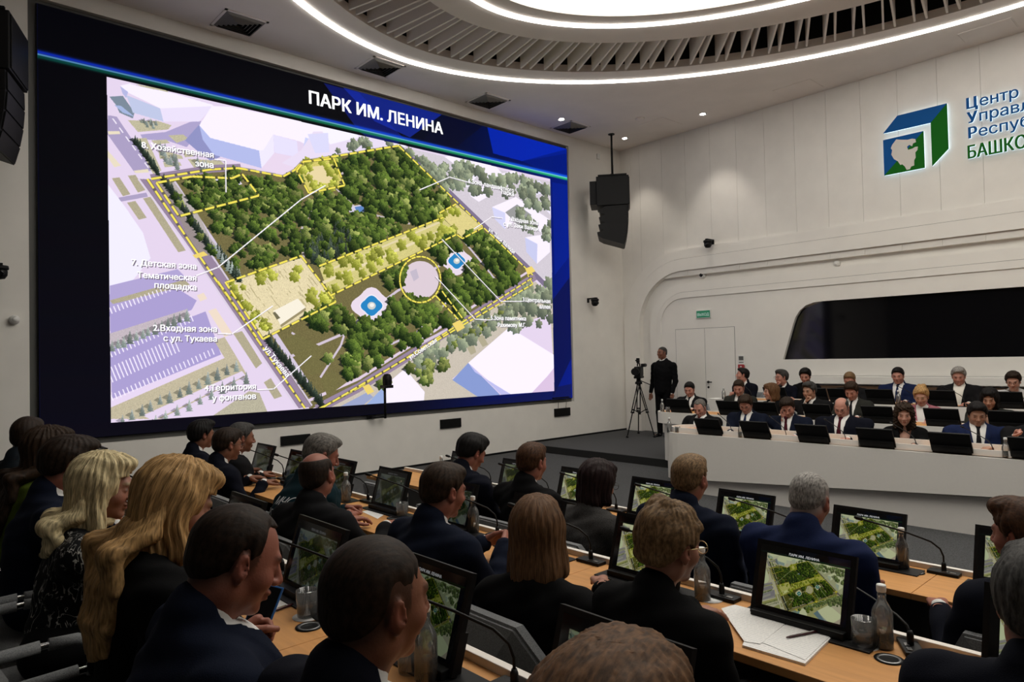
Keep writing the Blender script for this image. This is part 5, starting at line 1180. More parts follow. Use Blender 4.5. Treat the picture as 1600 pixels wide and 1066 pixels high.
# near row (faces the dais, heads partly turned to the screen)
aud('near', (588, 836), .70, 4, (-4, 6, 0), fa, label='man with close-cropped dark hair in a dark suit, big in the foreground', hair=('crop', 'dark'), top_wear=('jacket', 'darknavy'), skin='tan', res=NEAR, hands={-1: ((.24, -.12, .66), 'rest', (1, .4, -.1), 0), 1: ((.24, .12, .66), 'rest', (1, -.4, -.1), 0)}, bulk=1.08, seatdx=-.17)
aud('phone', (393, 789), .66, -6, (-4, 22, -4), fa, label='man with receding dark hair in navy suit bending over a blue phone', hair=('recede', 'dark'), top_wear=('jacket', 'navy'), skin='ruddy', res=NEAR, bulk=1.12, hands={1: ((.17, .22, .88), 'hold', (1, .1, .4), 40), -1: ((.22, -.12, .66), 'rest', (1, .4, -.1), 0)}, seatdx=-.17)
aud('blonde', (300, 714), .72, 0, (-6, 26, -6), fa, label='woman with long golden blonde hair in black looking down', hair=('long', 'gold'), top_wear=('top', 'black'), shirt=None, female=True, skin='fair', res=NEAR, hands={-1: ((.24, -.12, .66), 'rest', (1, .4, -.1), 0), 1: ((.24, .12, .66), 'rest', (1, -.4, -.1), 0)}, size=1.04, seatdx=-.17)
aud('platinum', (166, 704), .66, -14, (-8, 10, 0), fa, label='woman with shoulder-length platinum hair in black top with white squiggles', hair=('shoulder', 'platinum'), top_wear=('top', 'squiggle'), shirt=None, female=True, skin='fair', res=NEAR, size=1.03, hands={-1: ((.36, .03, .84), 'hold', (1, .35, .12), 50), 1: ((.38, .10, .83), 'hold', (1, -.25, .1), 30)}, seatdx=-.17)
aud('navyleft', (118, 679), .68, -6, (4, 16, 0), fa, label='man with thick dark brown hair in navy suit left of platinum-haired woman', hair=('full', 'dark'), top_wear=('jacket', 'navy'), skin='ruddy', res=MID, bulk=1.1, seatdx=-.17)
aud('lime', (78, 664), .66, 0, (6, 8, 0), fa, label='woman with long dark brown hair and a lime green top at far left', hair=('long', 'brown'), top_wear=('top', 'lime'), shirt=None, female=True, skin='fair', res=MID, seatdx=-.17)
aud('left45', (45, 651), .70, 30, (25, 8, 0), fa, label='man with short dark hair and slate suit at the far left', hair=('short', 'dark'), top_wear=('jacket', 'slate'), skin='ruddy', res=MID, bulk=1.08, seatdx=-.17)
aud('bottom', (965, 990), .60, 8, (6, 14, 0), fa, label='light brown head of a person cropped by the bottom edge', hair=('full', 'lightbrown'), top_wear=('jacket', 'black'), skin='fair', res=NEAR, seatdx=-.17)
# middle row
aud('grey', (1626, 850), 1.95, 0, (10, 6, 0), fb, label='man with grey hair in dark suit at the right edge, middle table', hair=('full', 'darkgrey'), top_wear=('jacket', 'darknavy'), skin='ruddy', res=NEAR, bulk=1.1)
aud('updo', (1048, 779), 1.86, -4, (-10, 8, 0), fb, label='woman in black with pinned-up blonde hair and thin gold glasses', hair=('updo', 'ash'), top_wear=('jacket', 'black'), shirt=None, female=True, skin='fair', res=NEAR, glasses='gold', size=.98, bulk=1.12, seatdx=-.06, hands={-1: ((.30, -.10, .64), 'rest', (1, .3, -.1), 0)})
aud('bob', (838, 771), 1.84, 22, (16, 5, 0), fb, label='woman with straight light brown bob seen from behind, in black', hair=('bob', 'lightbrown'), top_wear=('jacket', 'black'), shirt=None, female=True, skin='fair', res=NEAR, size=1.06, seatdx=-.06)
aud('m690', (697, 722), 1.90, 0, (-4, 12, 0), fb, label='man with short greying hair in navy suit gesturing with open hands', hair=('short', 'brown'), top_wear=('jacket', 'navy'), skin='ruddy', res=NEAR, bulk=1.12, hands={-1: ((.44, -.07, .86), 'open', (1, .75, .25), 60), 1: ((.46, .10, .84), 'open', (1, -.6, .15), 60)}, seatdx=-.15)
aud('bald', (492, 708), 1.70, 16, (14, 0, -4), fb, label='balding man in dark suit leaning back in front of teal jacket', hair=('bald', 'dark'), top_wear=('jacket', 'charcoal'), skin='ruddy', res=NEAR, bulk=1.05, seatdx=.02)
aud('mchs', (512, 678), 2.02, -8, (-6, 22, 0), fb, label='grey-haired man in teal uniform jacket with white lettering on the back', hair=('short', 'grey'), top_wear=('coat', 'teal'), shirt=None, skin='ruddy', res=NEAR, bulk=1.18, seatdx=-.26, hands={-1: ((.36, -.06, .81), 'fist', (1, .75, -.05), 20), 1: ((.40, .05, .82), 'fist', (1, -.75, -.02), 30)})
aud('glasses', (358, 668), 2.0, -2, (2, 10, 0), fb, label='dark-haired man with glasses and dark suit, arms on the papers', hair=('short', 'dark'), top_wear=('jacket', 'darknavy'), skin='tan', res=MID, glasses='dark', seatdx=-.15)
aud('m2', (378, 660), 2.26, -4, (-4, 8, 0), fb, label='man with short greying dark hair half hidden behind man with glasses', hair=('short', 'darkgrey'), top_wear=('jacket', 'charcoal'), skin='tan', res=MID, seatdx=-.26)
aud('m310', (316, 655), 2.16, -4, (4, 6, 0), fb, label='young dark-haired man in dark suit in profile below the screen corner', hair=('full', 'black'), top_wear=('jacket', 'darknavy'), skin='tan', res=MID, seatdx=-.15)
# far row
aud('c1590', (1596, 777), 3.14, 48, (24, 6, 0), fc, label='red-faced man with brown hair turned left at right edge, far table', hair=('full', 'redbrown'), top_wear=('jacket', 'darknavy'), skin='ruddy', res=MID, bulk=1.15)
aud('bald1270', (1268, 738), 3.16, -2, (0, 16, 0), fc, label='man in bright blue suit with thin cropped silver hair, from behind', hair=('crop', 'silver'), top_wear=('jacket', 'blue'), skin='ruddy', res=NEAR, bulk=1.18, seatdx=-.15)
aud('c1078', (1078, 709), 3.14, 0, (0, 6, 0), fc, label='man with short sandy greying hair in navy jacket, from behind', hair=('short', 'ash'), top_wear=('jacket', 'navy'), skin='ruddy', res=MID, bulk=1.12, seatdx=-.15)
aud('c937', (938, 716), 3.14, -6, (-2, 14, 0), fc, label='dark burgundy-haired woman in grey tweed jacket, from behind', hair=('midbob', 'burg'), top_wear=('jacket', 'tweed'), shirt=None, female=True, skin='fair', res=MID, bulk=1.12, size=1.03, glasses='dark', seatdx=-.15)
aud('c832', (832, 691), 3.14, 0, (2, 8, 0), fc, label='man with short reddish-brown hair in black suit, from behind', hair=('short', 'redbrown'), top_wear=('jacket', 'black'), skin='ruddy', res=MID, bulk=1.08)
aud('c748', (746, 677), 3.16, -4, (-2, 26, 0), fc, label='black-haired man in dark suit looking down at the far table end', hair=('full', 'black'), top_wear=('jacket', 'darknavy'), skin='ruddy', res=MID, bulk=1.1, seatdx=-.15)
# things held
def phone(key, hand, col, lab, d=(.075, 0, .0), m=None):
    q = P_[key]; w = q['W'][hand]; p = q['loc']+q['Rw']@(w+np.array(d)); o = empty('mobile_phone', tuple(p), 0, lab, 'phone')
    o.rotation_euler = (R_(20*hand), R_(-58), R_(20)); MB().box((-.075, -.037, -.004), (.075, .037, .004), .003).build('phone_body', m, o); MB().box((-.070, -.033, .004), (.070, .033, .0046)).build('display', M_GLOSSB, o)
phone('platinum', -1, None, 'black phone in the hands of the platinum-haired woman', (.085, .03, .03), M_GLOSSB)
phone('phone', 1, None, 'blue phone held by the man with receding dark hair', (.095, .035, .045), mat('blue_case', (.02, .10, .30), .4))
# lettering on the back of the teal jacket, sleeve badge
def on_back(q, s, size, y0, z0, m, name):
    V, F = text_mesh(s, .01); V = V*size; W = V[:, 0].max(); me = q['jacket'].data
    bt = BVHTree.FromPolygons([v.co[:] for v in me.vertices], [tuple(p.vertices) for p in me.polygons]); P = []
    for v in V:
        y, z = y0-(v[0]-W/2)+0, z0+v[1]; h = bt.ray_cast(Vector((-1.2, -y if False else y, z)), Vector((1, 0, 0)))
        P.append((h[0].x-.004, y, z) if h[0] is not None else (-.2, y, z))
    link(name, pymesh(name, P, F), m, q['jacket'])
qz = P_['mchs']['S'][1][2]
on_back(P_['mchs'], 'МЧС', .058, -.075, qz-.045, mat('white_print', (.55, .56, .58), .7), 'lettering'); on_back(P_['mchs'], 'РОССИИ', .058, -.075, qz-.115, MATS['white_print'], 'lettering')
def badge():
    q = P_['mchs']; me = q['jacket'].data; bt = BVHTree.FromPolygons([v.co[:] for v in me.vertices], [tuple(p.vertices) for p in me.polygons])
    S = q['S'][-1]; h = bt.ray_cast(Vector((S[0]+.07, S[1]-.5, S[2]-.13)), Vector((0, 1, 0)))
    if h[0] is None: return
    n = h[1].normalized(); M = n.to_track_quat('Z', 'Y').to_matrix()
    for r, z, m in ((.042, .004, mat('badge_edge', (.45, .34, .12), .6)), (.037, .006, mat('badge_field', (.42, .48, .50), .6)), (.020, .008, mat('badge_star', (.62, .58, .50), .6))):
        mb = MB(); mb.lathe([(0, 0), (r, 0), (r, z), (0, z)], 8 if r < .03 else 24, cap=False); o = mb.build('sleeve_badge', m, q['jacket']); o.matrix_local = Matrix.Translation(h[0]-n*.002) @ M.to_4x4()
badge()
# ---- audience chairs
CW = {'A': ['behind the bottom-edge brown head', 'under the close-cropped man in the foreground', 'under the man holding the blue phone', 'under the golden blonde woman', 'with wrapped tube arms behind the platinum-haired woman', 'at the lower left, beside the wrapped tube arms', 'under the woman in lime green', 'under the slate-suited man far left'],
      'B': ['under the grey-haired man at the right edge', 'under the woman with pinned-up hair', 'with chamfered back, behind the woman with brown bob', 'under the gesturing man in navy', 'under the balding man', 'under the man in teal uniform jacket', 'empty, between teal jacket and man with glasses', 'under the man with glasses', 'under the greying man half hidden', 'under the young man below the screen corner'],
      'C': ['between the red-faced man and the grey-haired man', 'behind the bright blue suit', 'behind the sandy-haired man', 'behind the grey tweed jacket', 'behind the man with reddish-brown hair', 'behind the black-haired man looking down', 'empty at the end of the far table']}
SIT = {'A': ['bottom', 'near', 'phone', 'blonde', 'platinum', 'navyleft', 'lime', 'left45'], 'B': ['grey', 'updo', 'bob', 'm690', 'bald', 'mchs', None, 'glasses', 'm2', 'm310'], 'C': ['c1590', 'bald1270', 'c1078', 'c937', 'c832', 'c748', None]}
for k in 'ABC':
    for q, w, y0 in zip(SIT[k], CW[k], {'A': [0]*8, 'B': [0]*6+[4.61]+[0]*3, 'C': [0]*6+[4.9]}[k]):
        x, y = (P_[q]['loc'][0]-(.15 if k == 'A' else .015), P_[q]['loc'][1]) if q else ({'B': 1.88, 'C': 3.2}[k], y0)
        chair(x, y, ROWS[k]['z'], words('grey fabric armchair '+w), 'grey armchairs along the audience tables')
# ================================================================== THE THREE RAISED DESKS
def dais_desk(x, y1, ztop, zfloor, lab, taper=None, depth=.62, fascia=.36, setback=.10):
    """white curved-end desk whose front faces -X; taper = (bottom of the fascia at the left end, at y=-4)"""
    t = empty('dais_desk', (0, 0, 0), 0, lab, 'desk', 'white curved desks of the panel'); yb = -4.2; r = .31
    def outline(inset, n=12):
        P = [(x+inset, yb), (x+inset, y1-r)]
        P += [(x+r-(r-inset)*math.cos(a), y1-r+(r-inset)*math.sin(a)) for a in np.linspace(0, math.pi, n)[1:]]
        P[-1] = (x+2*r-inset, y1-r); P += [(x+2*r-inset, yb)]; return P
    o0, o1 = outline(0), outline(.03)
    mb = MB(); n = len(o0); zb = lambda p: (taper[0]+(taper[1]-taper[0])*(y1-p[1])/(y1+4)) if taper else ztop-fascia
    A = [mb.bm.verts.new((*p, ztop+.012)) for p in o0]; Bv = [mb.bm.verts.new((*p, ztop+.012)) for p in o1]
    C_ = [mb.bm.verts.new((*p, zb(p))) for p in o1]; D_ = [mb.bm.verts.new((*p, zb(p))) for p in o0]
    for i in range(n-1):
        for a, b in ((A, Bv), (Bv, C_), (C_, D_), (D_, A)): mb.bm.faces.new((a[i], a[i+1], b[i+1], b[i]))
    for i in (0, n-1): mb.bm.faces.new((A[i], Bv[i], C_[i], D_[i]))
    mb.build('fascia', M_DESK, t)
    oi, oj = outline(setback), outline(setback+.02); MB().ribbon(oi, oj, 2, zfloor, (taper[1] if taper else ztop-fascia)+.06).build('plinth', M_DESK, t)
    MB().prism(outline(.031), 2, ztop-.03, ztop).build('desktop', M_WOOD, t)
    return t
D1 = dict(x=7.98, y=5.72, z=.65, f=ZLOW); D2 = dict(x=9.35, y=6.85, z=.785, f=0.0); D3 = dict(x=10.72, y=6.45, z=.925, f=.14)
dais_desk(D1['x'], D1['y'], D1['z'], D1['f'], 'front white desk with the long tapering fascia, nearest the audience', (.02, .80-.13), setback=.06)
dais_desk(D2['x'], D2['y'], D2['z'], D2['f'], 'middle white desk whose rounded end holds a bottle by the tripod', None, fascia=.17)
dais_desk(D3['x'], D3['y'], D3['z'], D3['f'], 'rear white desk, highest, below the dark window', None, fascia=.17)
GD = 'seated panel members'
def dp(key, px, X, D, yaw, head, **k):
    t = at(px[0], px[1], 0, X); P_[key] = person(k.pop('label'), t, yaw, head, D['f'], group=GD, res=k.pop('res', FAR), **k); P_[key]['top'] = t
xa, xb, xc = 8.76, 10.12, 11.48
HB = {-1: ((.40, -.10, .80), 'rest', (1, .5, -.05), 0), 1: ((.42, .12, .80), 'rest', (1, -.5, -.05), 0)}
chin = lambda s: ((.085, s*.01, -.135), 'fist', (.3, -s*.5, .9), 40, 'head')
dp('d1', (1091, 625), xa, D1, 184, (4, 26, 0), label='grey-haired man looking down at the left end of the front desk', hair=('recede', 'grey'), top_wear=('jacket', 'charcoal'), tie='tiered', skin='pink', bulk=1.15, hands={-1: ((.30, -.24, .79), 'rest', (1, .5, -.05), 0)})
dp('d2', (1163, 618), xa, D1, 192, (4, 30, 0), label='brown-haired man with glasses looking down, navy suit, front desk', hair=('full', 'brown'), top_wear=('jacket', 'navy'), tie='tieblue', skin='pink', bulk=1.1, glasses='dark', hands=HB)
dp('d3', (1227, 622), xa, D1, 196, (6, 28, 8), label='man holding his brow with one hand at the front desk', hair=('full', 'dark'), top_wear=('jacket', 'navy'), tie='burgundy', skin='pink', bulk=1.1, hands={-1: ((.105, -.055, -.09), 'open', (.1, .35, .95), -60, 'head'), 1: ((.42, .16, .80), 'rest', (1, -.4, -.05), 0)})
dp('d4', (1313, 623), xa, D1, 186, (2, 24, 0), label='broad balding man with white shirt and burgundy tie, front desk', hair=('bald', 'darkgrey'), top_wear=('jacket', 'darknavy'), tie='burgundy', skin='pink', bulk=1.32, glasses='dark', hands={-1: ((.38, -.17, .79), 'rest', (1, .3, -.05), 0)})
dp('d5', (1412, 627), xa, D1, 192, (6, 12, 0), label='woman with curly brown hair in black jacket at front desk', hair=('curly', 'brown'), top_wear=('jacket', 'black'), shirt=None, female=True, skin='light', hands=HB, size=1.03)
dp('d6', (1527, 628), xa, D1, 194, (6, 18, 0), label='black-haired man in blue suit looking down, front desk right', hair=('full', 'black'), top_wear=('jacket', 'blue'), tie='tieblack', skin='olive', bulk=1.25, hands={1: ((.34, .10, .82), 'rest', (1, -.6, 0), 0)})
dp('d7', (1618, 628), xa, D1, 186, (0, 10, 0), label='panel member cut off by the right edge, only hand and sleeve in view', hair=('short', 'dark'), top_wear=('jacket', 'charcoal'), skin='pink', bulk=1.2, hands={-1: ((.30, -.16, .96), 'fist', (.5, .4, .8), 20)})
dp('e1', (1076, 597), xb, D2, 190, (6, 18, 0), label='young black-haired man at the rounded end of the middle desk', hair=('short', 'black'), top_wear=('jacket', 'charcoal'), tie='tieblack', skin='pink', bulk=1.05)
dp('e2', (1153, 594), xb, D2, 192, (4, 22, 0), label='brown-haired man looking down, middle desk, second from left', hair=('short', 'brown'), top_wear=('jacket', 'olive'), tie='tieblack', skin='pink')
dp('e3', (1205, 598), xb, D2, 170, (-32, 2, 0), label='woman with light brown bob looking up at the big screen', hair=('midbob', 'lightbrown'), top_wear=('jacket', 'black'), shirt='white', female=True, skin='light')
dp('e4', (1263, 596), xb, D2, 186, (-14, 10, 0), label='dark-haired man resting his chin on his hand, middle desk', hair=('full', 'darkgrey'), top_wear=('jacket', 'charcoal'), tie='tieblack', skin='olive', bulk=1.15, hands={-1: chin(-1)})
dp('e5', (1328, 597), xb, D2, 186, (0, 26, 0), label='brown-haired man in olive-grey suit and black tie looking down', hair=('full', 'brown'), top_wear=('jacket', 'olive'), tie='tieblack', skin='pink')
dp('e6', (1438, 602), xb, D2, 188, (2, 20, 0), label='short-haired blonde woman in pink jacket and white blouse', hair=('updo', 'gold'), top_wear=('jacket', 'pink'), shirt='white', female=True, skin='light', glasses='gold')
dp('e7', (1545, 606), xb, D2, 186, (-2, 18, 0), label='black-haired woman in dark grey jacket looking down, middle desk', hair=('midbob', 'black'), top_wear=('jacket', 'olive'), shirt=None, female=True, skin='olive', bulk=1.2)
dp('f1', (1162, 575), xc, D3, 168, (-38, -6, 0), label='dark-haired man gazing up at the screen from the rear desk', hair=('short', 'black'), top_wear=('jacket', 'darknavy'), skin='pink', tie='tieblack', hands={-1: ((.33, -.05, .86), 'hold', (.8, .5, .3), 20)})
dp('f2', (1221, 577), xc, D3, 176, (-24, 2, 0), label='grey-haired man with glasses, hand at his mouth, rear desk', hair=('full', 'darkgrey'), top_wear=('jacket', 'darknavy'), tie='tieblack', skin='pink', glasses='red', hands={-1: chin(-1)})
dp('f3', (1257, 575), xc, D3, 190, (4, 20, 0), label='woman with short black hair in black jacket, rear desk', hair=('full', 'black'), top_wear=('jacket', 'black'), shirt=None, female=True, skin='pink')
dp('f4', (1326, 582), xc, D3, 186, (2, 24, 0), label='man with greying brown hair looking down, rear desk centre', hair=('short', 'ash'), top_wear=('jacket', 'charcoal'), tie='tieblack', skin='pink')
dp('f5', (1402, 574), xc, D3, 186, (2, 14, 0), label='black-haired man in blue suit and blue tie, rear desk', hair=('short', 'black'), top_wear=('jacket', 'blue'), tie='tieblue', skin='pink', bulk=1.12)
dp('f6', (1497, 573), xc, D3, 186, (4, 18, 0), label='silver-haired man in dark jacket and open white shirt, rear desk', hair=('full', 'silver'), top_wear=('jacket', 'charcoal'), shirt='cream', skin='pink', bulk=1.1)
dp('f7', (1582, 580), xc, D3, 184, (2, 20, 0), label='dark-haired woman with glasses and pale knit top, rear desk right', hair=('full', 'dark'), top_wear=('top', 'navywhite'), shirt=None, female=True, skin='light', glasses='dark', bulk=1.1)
# panel chairs and desk gear
for D, keys, X in ((D1, ['d1', 'd2', 'd3', 'd4', 'd5', 'd6', 'd7'], xa), (D2, ['e1', 'e2', 'e3', 'e4', 'e5', 'e6', 'e7'], xb), (D3, ['f1', 'f2', 'f3', 'f4', 'f5', 'f6', 'f7'], xc)):
    for k in keys:
        q = P_[k]; lb = q['root']['label'].split(',')[0]
        chair(q['loc'][0]+.015, q['loc'][1], D['f'], words('pale grey chair of the '+lb), 'pale grey panel chairs', R_(180), 'pale')
GM = 'black desk monitors of the panel'
def panel_mon(D, px, lab):
    p = at(px[0], px[1], 2, D['z']+.012); monitor(D['x']+.10, p[1], D['z'], lab, GM, None, R_(180), False)
names = {1: ['at the grey-haired man', 'at the man with glasses', 'right of the man holding his brow', 'right of the burgundy tie', 'right of the curly-haired woman', 'at the right edge'],
         2: ['by the rounded end bottle', 'at the second man', 'at the woman with light brown bob', 'at the chin-resting man', 'right of the olive suit', 'right of the pink jacket', 'right of the dark grey jacket'],
         3: ['right of the glasses and hand at mouth', 'right of the short black-haired woman', 'left of the blue suit', 'right of the blue suit', 'left of the open white shirt', 'left of the pale knit top']}
for D, row_, n, nm in ((D1, [(1099, 682), (1172, 688), (1265, 694.5), (1366, 702), (1484, 711), (1612, 722)], 1, 'front desk'), (D2, [(1064, 645), (1136, 650), (1192, 653), (1277, 657), (1372, 662), (1470, 668), (1572, 674)], 2, 'middle desk'), (D3, [(1232, 624), (1286, 627), (1322, 629), (1376, 632), (1472, 635), (1572, 639)], 3, 'rear desk')):
    for p, w in zip(row_, names[n]): panel_mon(D, p, 'black monitor back on the %s %s' % (nm, w))
GMc = 'gooseneck microphones of the panel'
def pm(D, x, y, lab): p = at(x, y, 2, D['z']); mic(D['x']+.12, p[1], D['z'], lab, GMc, R_(180), -1)
for D, x, y, lab in ((D1, 1223, 691, 'thin microphone before the man holding his brow'), (D1, 1318, 698, 'thin microphone before the burgundy tie'), (D1, 1428, 707, 'thin microphone before the curly-haired woman'), (D1, 1550, 716, 'thin microphone before the blue-suited man on the front desk'), (D1, 1138, 684, 'thin microphone between the first two men of the front desk'),
                     (D2, 1553, 672, 'thin microphone before the black-haired woman on the middle desk'), (D3, 1440, 633, 'thin microphone before the blue suit of the rear desk'), (D3, 1512, 636, 'thin microphone before the open white shirt'), (D3, 1606, 640, 'thin microphone before the pale knit top'), (D3, 1205, 622, 'thin microphone left of the hand-at-mouth man')): pm(D, x, y, lab)
def onD(D, x, y): return at(x, y, 2, D['z'])
def inD(D, x, y, dx=.3): p = onD(D, x, y); p[0] = min(max(p[0], D['x']+.08), D['x']+.52); return p
for D, x, y, lab in ((D1, 1040, 677, 'clear bottle at the rounded end of the front desk'), (D1, 1141, 688, 'clear bottle between the first two men of the front desk'), (D1, 1334, 703, 'clear bottle beside the burgundy-tie man on the front desk'), (D1, 1571, 718, 'clear bottle right of the blue-suited man, front desk'),
                     (D2, 1035, 644, 'clear bottle at the rounded end of the middle desk'), (D2, 1238, 655, 'clear bottle under the chin-resting man, middle desk'), (D3, 1131, 624, 'clear bottle at the left end of the rear desk'), (D3, 1404, 632, 'clear bottle before the blue suit of the rear desk'), (D3, 1489, 635, 'clear bottle before the open white shirt, rear desk')):
    bottle(inD(D, x, y), lab, 'water bottles on the panel desks', True)
for D, x, y, lab in ((D1, 1053, 678, 'glass beside the bottle at the front desk end'), (D2, 1043, 645, 'glass beside the bottle at the middle desk end')): tumbler(inD(D, x, y), lab, 'glasses on the panel desks')
for D, x, y, w, lab in ((D1, 1070, 682, .24, 'white papers at the front desk end'), (D1, 1213, 693, .30, 'white papers under the brow-holding man'), (D1, 1316, 699, .30, 'white papers under the broad balding man'), (D1, 1410, 708, .26, 'white papers before the curly-haired woman'), (D1, 1535, 715, .26, 'dark-edged papers before the blue-suited man on the front desk'), (D2, 1053, 646, .2, 'white papers at the middle desk end'), (D3, 1120, 623, .2, 'white papers at the rear desk end')):
    p = inD(D, x, y); p[0] = D['x']+.20; o = MB().box((-.11, -w/2, 0), (.13, w/2, .006)).build('papers', M_PAPER, None, tuple(p)); tag(o, lab, 'papers', 'papers on the panel desks'); o.rotation_euler = (0, 0, RNG.uniform(-.15, .15))
p = inD(D1, 1063, 680); p[0] = D1['x']+.17
o = MB().box((-.05, -.05, 0), (.05, .05, .075), .003).build('napkin_box', M_NAPKIN, None, tuple(p)); tag(o, 'small orange box beside the glass at the front desk end', 'box')
# ================================================================== THE CAMERAMAN AND HIS TRIPOD
cm = at(1035, 542, 0, 12.15)
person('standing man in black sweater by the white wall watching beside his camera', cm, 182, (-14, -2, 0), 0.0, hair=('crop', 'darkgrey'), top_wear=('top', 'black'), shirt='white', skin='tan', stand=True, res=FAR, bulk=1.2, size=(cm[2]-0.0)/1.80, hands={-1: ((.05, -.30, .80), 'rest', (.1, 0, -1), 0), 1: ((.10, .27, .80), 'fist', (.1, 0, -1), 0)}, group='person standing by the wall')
tp_ = at(999, 640, 0, 11.85); tx, ty = 11.85, tp_[1]
t = empty('camera_tripod', (tx, ty, 0), 0, 'tall black tripod holding a video camera by the white corner', 'tripod')
zh = at(1004, 596, 0, 11.85)[2]
for k, (fx, fy) in enumerate(((11.50, 9.02), (12.25, 9.30), (11.90, 8.62))):
    lg = MB(); a = np.array((0, 0, zh-.04)); b = np.array((fx-tx, fy-ty, .02)); s = np.cross(b-a, (0, 0, 1)); s = s/np.linalg.norm(s)*.035
    m = a+(b-a)*.55
    for q in (-1, 1): lg.tube([a+s*q*.9, m+s*q], .011, 8)
    lg.tube([m-s*1.2, m+s*1.2], .018, 8); lg.tube([m, b], .012, 8); lg.tube([a+(b-a)*.5-s, a+(b-a)*.5+s], .016, 8)
    o = lg.build('leg', M_BLACKM, t); MB().lathe([(.025, -.02), (.03, 0), (.015, .03)], 10, tuple(b)).build('foot', M_BLACKP, o)
sp = MB()
for (fx, fy) in ((11.50, 9.02), (12.25, 9.30), (11.90, 8.62)): sp.tube([(0, 0, zh*.42), ((fx-tx)*.48, (fy-ty)*.48, zh*.50)], .009, 8)
sp.lathe([(.03, zh*.40), (.03, zh*.46)], 12); sp.build('spreader', M_BLACKM, t)
MB().lathe([(.075, zh-.06), (.075, zh-.02), (.05, zh), (.045, zh+.06)], 18).build('bowl', M_BLACKM, t)
MB().tube([(0, 0, zh+.03), (.30, -.12, zh-.10)], .009, 8).build('pan_handle', M_BLACKM, t)
vc = empty('video_camera', (tx, ty, zh+.062), R_(205), 'black broadcast video camera on the tripod beside the standing man', 'video camera')
MB().box((-.20, -.075, 0), (.14, .075, .05), .01).build('camera_plate', M_BLACKM, vc)
MB().box((-.22, -.065, .05), (.14, .065, .25), .02).build('camera_body', M_BLACKP, vc)
MB().lathe([(.055, .14), (.062, .16), (.062, .26), (.078, .28), (.078, .36)], 20, (0, 0, .15), 'X').build('lens', M_BLACKP, vc)
MB().tube([(-.16, 0, .25), (-.14, 0, .31), (.06, 0, .32), (.08, 0, .26)], .014, 10).build('carry_handle', M_BLACKP, vc)
MB().box((-.12, .065, .24), (.06, .15, .31), .01).lathe([(.035, -.2), (.03, -.12)], 14, (0, .11, .275), 'X').build('viewfinder', M_BLACKP, vc)
MB().tube([(.02, 0, .33), (.03, 0, .37), (.22, 0, .38)], .016, 10).box((-.03, -.03, .33), (.06, .03, .43), .008).build('top_microphone', M_BLACKP, vc)
# ================================================================== LOUDSPEAKERS
def hanging_speaker(px, scale, lab_top, lab_arr, lab_rod, depthY, yaw):
    def loc(x, y): return at(x, y, 1, depthY)
    return loc
SY = 9.35
def line_array(cx, cy, ztop, yaw, name, rodlab, k=1.0):
    """sub cabinet over a curved column of small cabinets; local x = front"""
    r = empty('hanging_subwoofer', (cx, cy, ztop), yaw, name[0], 'loudspeaker', 'hanging black loudspeakers')
    MB().box((-.34, -.36, -.62), (.34, .36, 0), .012).build('cabinet', M_BLACKP, r)
    MB().box((.34, -.33, -.60), (.355, .33, -.03), .004).build('grille', M_BLACKM, r)
    MB().box((-.48, -.30, -.58), (-.34, .30, -.08), .01).build('rear_pod', M_BLACKP, r)
    MB().box((-.30, -.37, 0), (.30, -.33, .03)).box((-.30, .33, 0), (.30, .37, .03)).box((-.03, -.37, .0), (.03, .37, .04)).build('rigging_frame', M_BLACKM, r)
    a = empty('line_array_speaker', (cx, cy, ztop-.63), yaw, name[1], 'loudspeaker', 'hanging black loudspeakers')
    tilt, x0, z0 = R_(-1), .30, 0.0
    for q in range(4):
        h = .21; c, s = math.cos(tilt), math.sin(tilt); f = lambda u, v: (x0+u*c-v*s*-1*-1, z0+u*-s*1-v*c)
        P = [(0, 0), (-.46, -.0), (-.60, .07), (-.57, h-.07), (-.46, h-.035), (0, h-.004)]
        Q = [(x0+u*c-v*s, z0-u*-s*-1-v*c) for u, v in P]
        o = MB().prism(Q, 1, -.36, .36).build('array_cabinet', M_BLACKP, a)
        g = [(x0+.004*c, z0-.01), (x0+.016*c, z0-.012), (x0+.016*c-(h-.01)*s, z0-(h-.01)*c), (x0+.004*c-(h-.01)*s, z0-(h-.01)*c)]
        MB().prism(g, 1, -.33, .33).build('grille', M_BLACKM, o)
        x0, z0 = x0-h*s, z0-h*c; tilt += R_(5)
    rod = empty('suspension_pole', (cx, cy, ZC), 0, rodlab, 'pole', 'poles holding the hanging loudspeakers')
    MB().tube([(0, 0, 0), (0, 0, ztop-ZC+.04)], .022, 10).build('pole', M_BLACKM, rod); MB().lathe([(.07, -.015), (.07, 0)], 16).build('ceiling_flange', M_BLACKM, rod)
    c = MB(); L = .26
    for q in range(9):
        zc = ztop-ZC+.05+q*.032; c.tube([(.03+.012*math.cos(t)*(q % 2), .012*math.cos(t)*(1-q % 2), zc+.02*math.sin(t)) for t in np.linspace(0, 6.28, 9)], .003, 5, False)
    c.build('chain', M_STEEL, rod)
p0 = at(957, 281, 1, SY)
line_array(p0[0], SY, p0[2], R_(-52), ('black hanging subwoofer box at the right of the big screen', 'curved black line array under the subwoofer right of the screen'), 'thin black pole from the ceiling to the right hanging subwoofer')
p1 = at(-12, 30, 1, 9.2)
line_array(at(-30, 40, 1, 9.2)[0], 9.2, at(20, 44, 1, 9.2)[2], R_(-20), ('black hanging subwoofer cut by the upper left edge', 'curved black line array cut by the left edge'), 'pole of the left hanging loudspeaker')
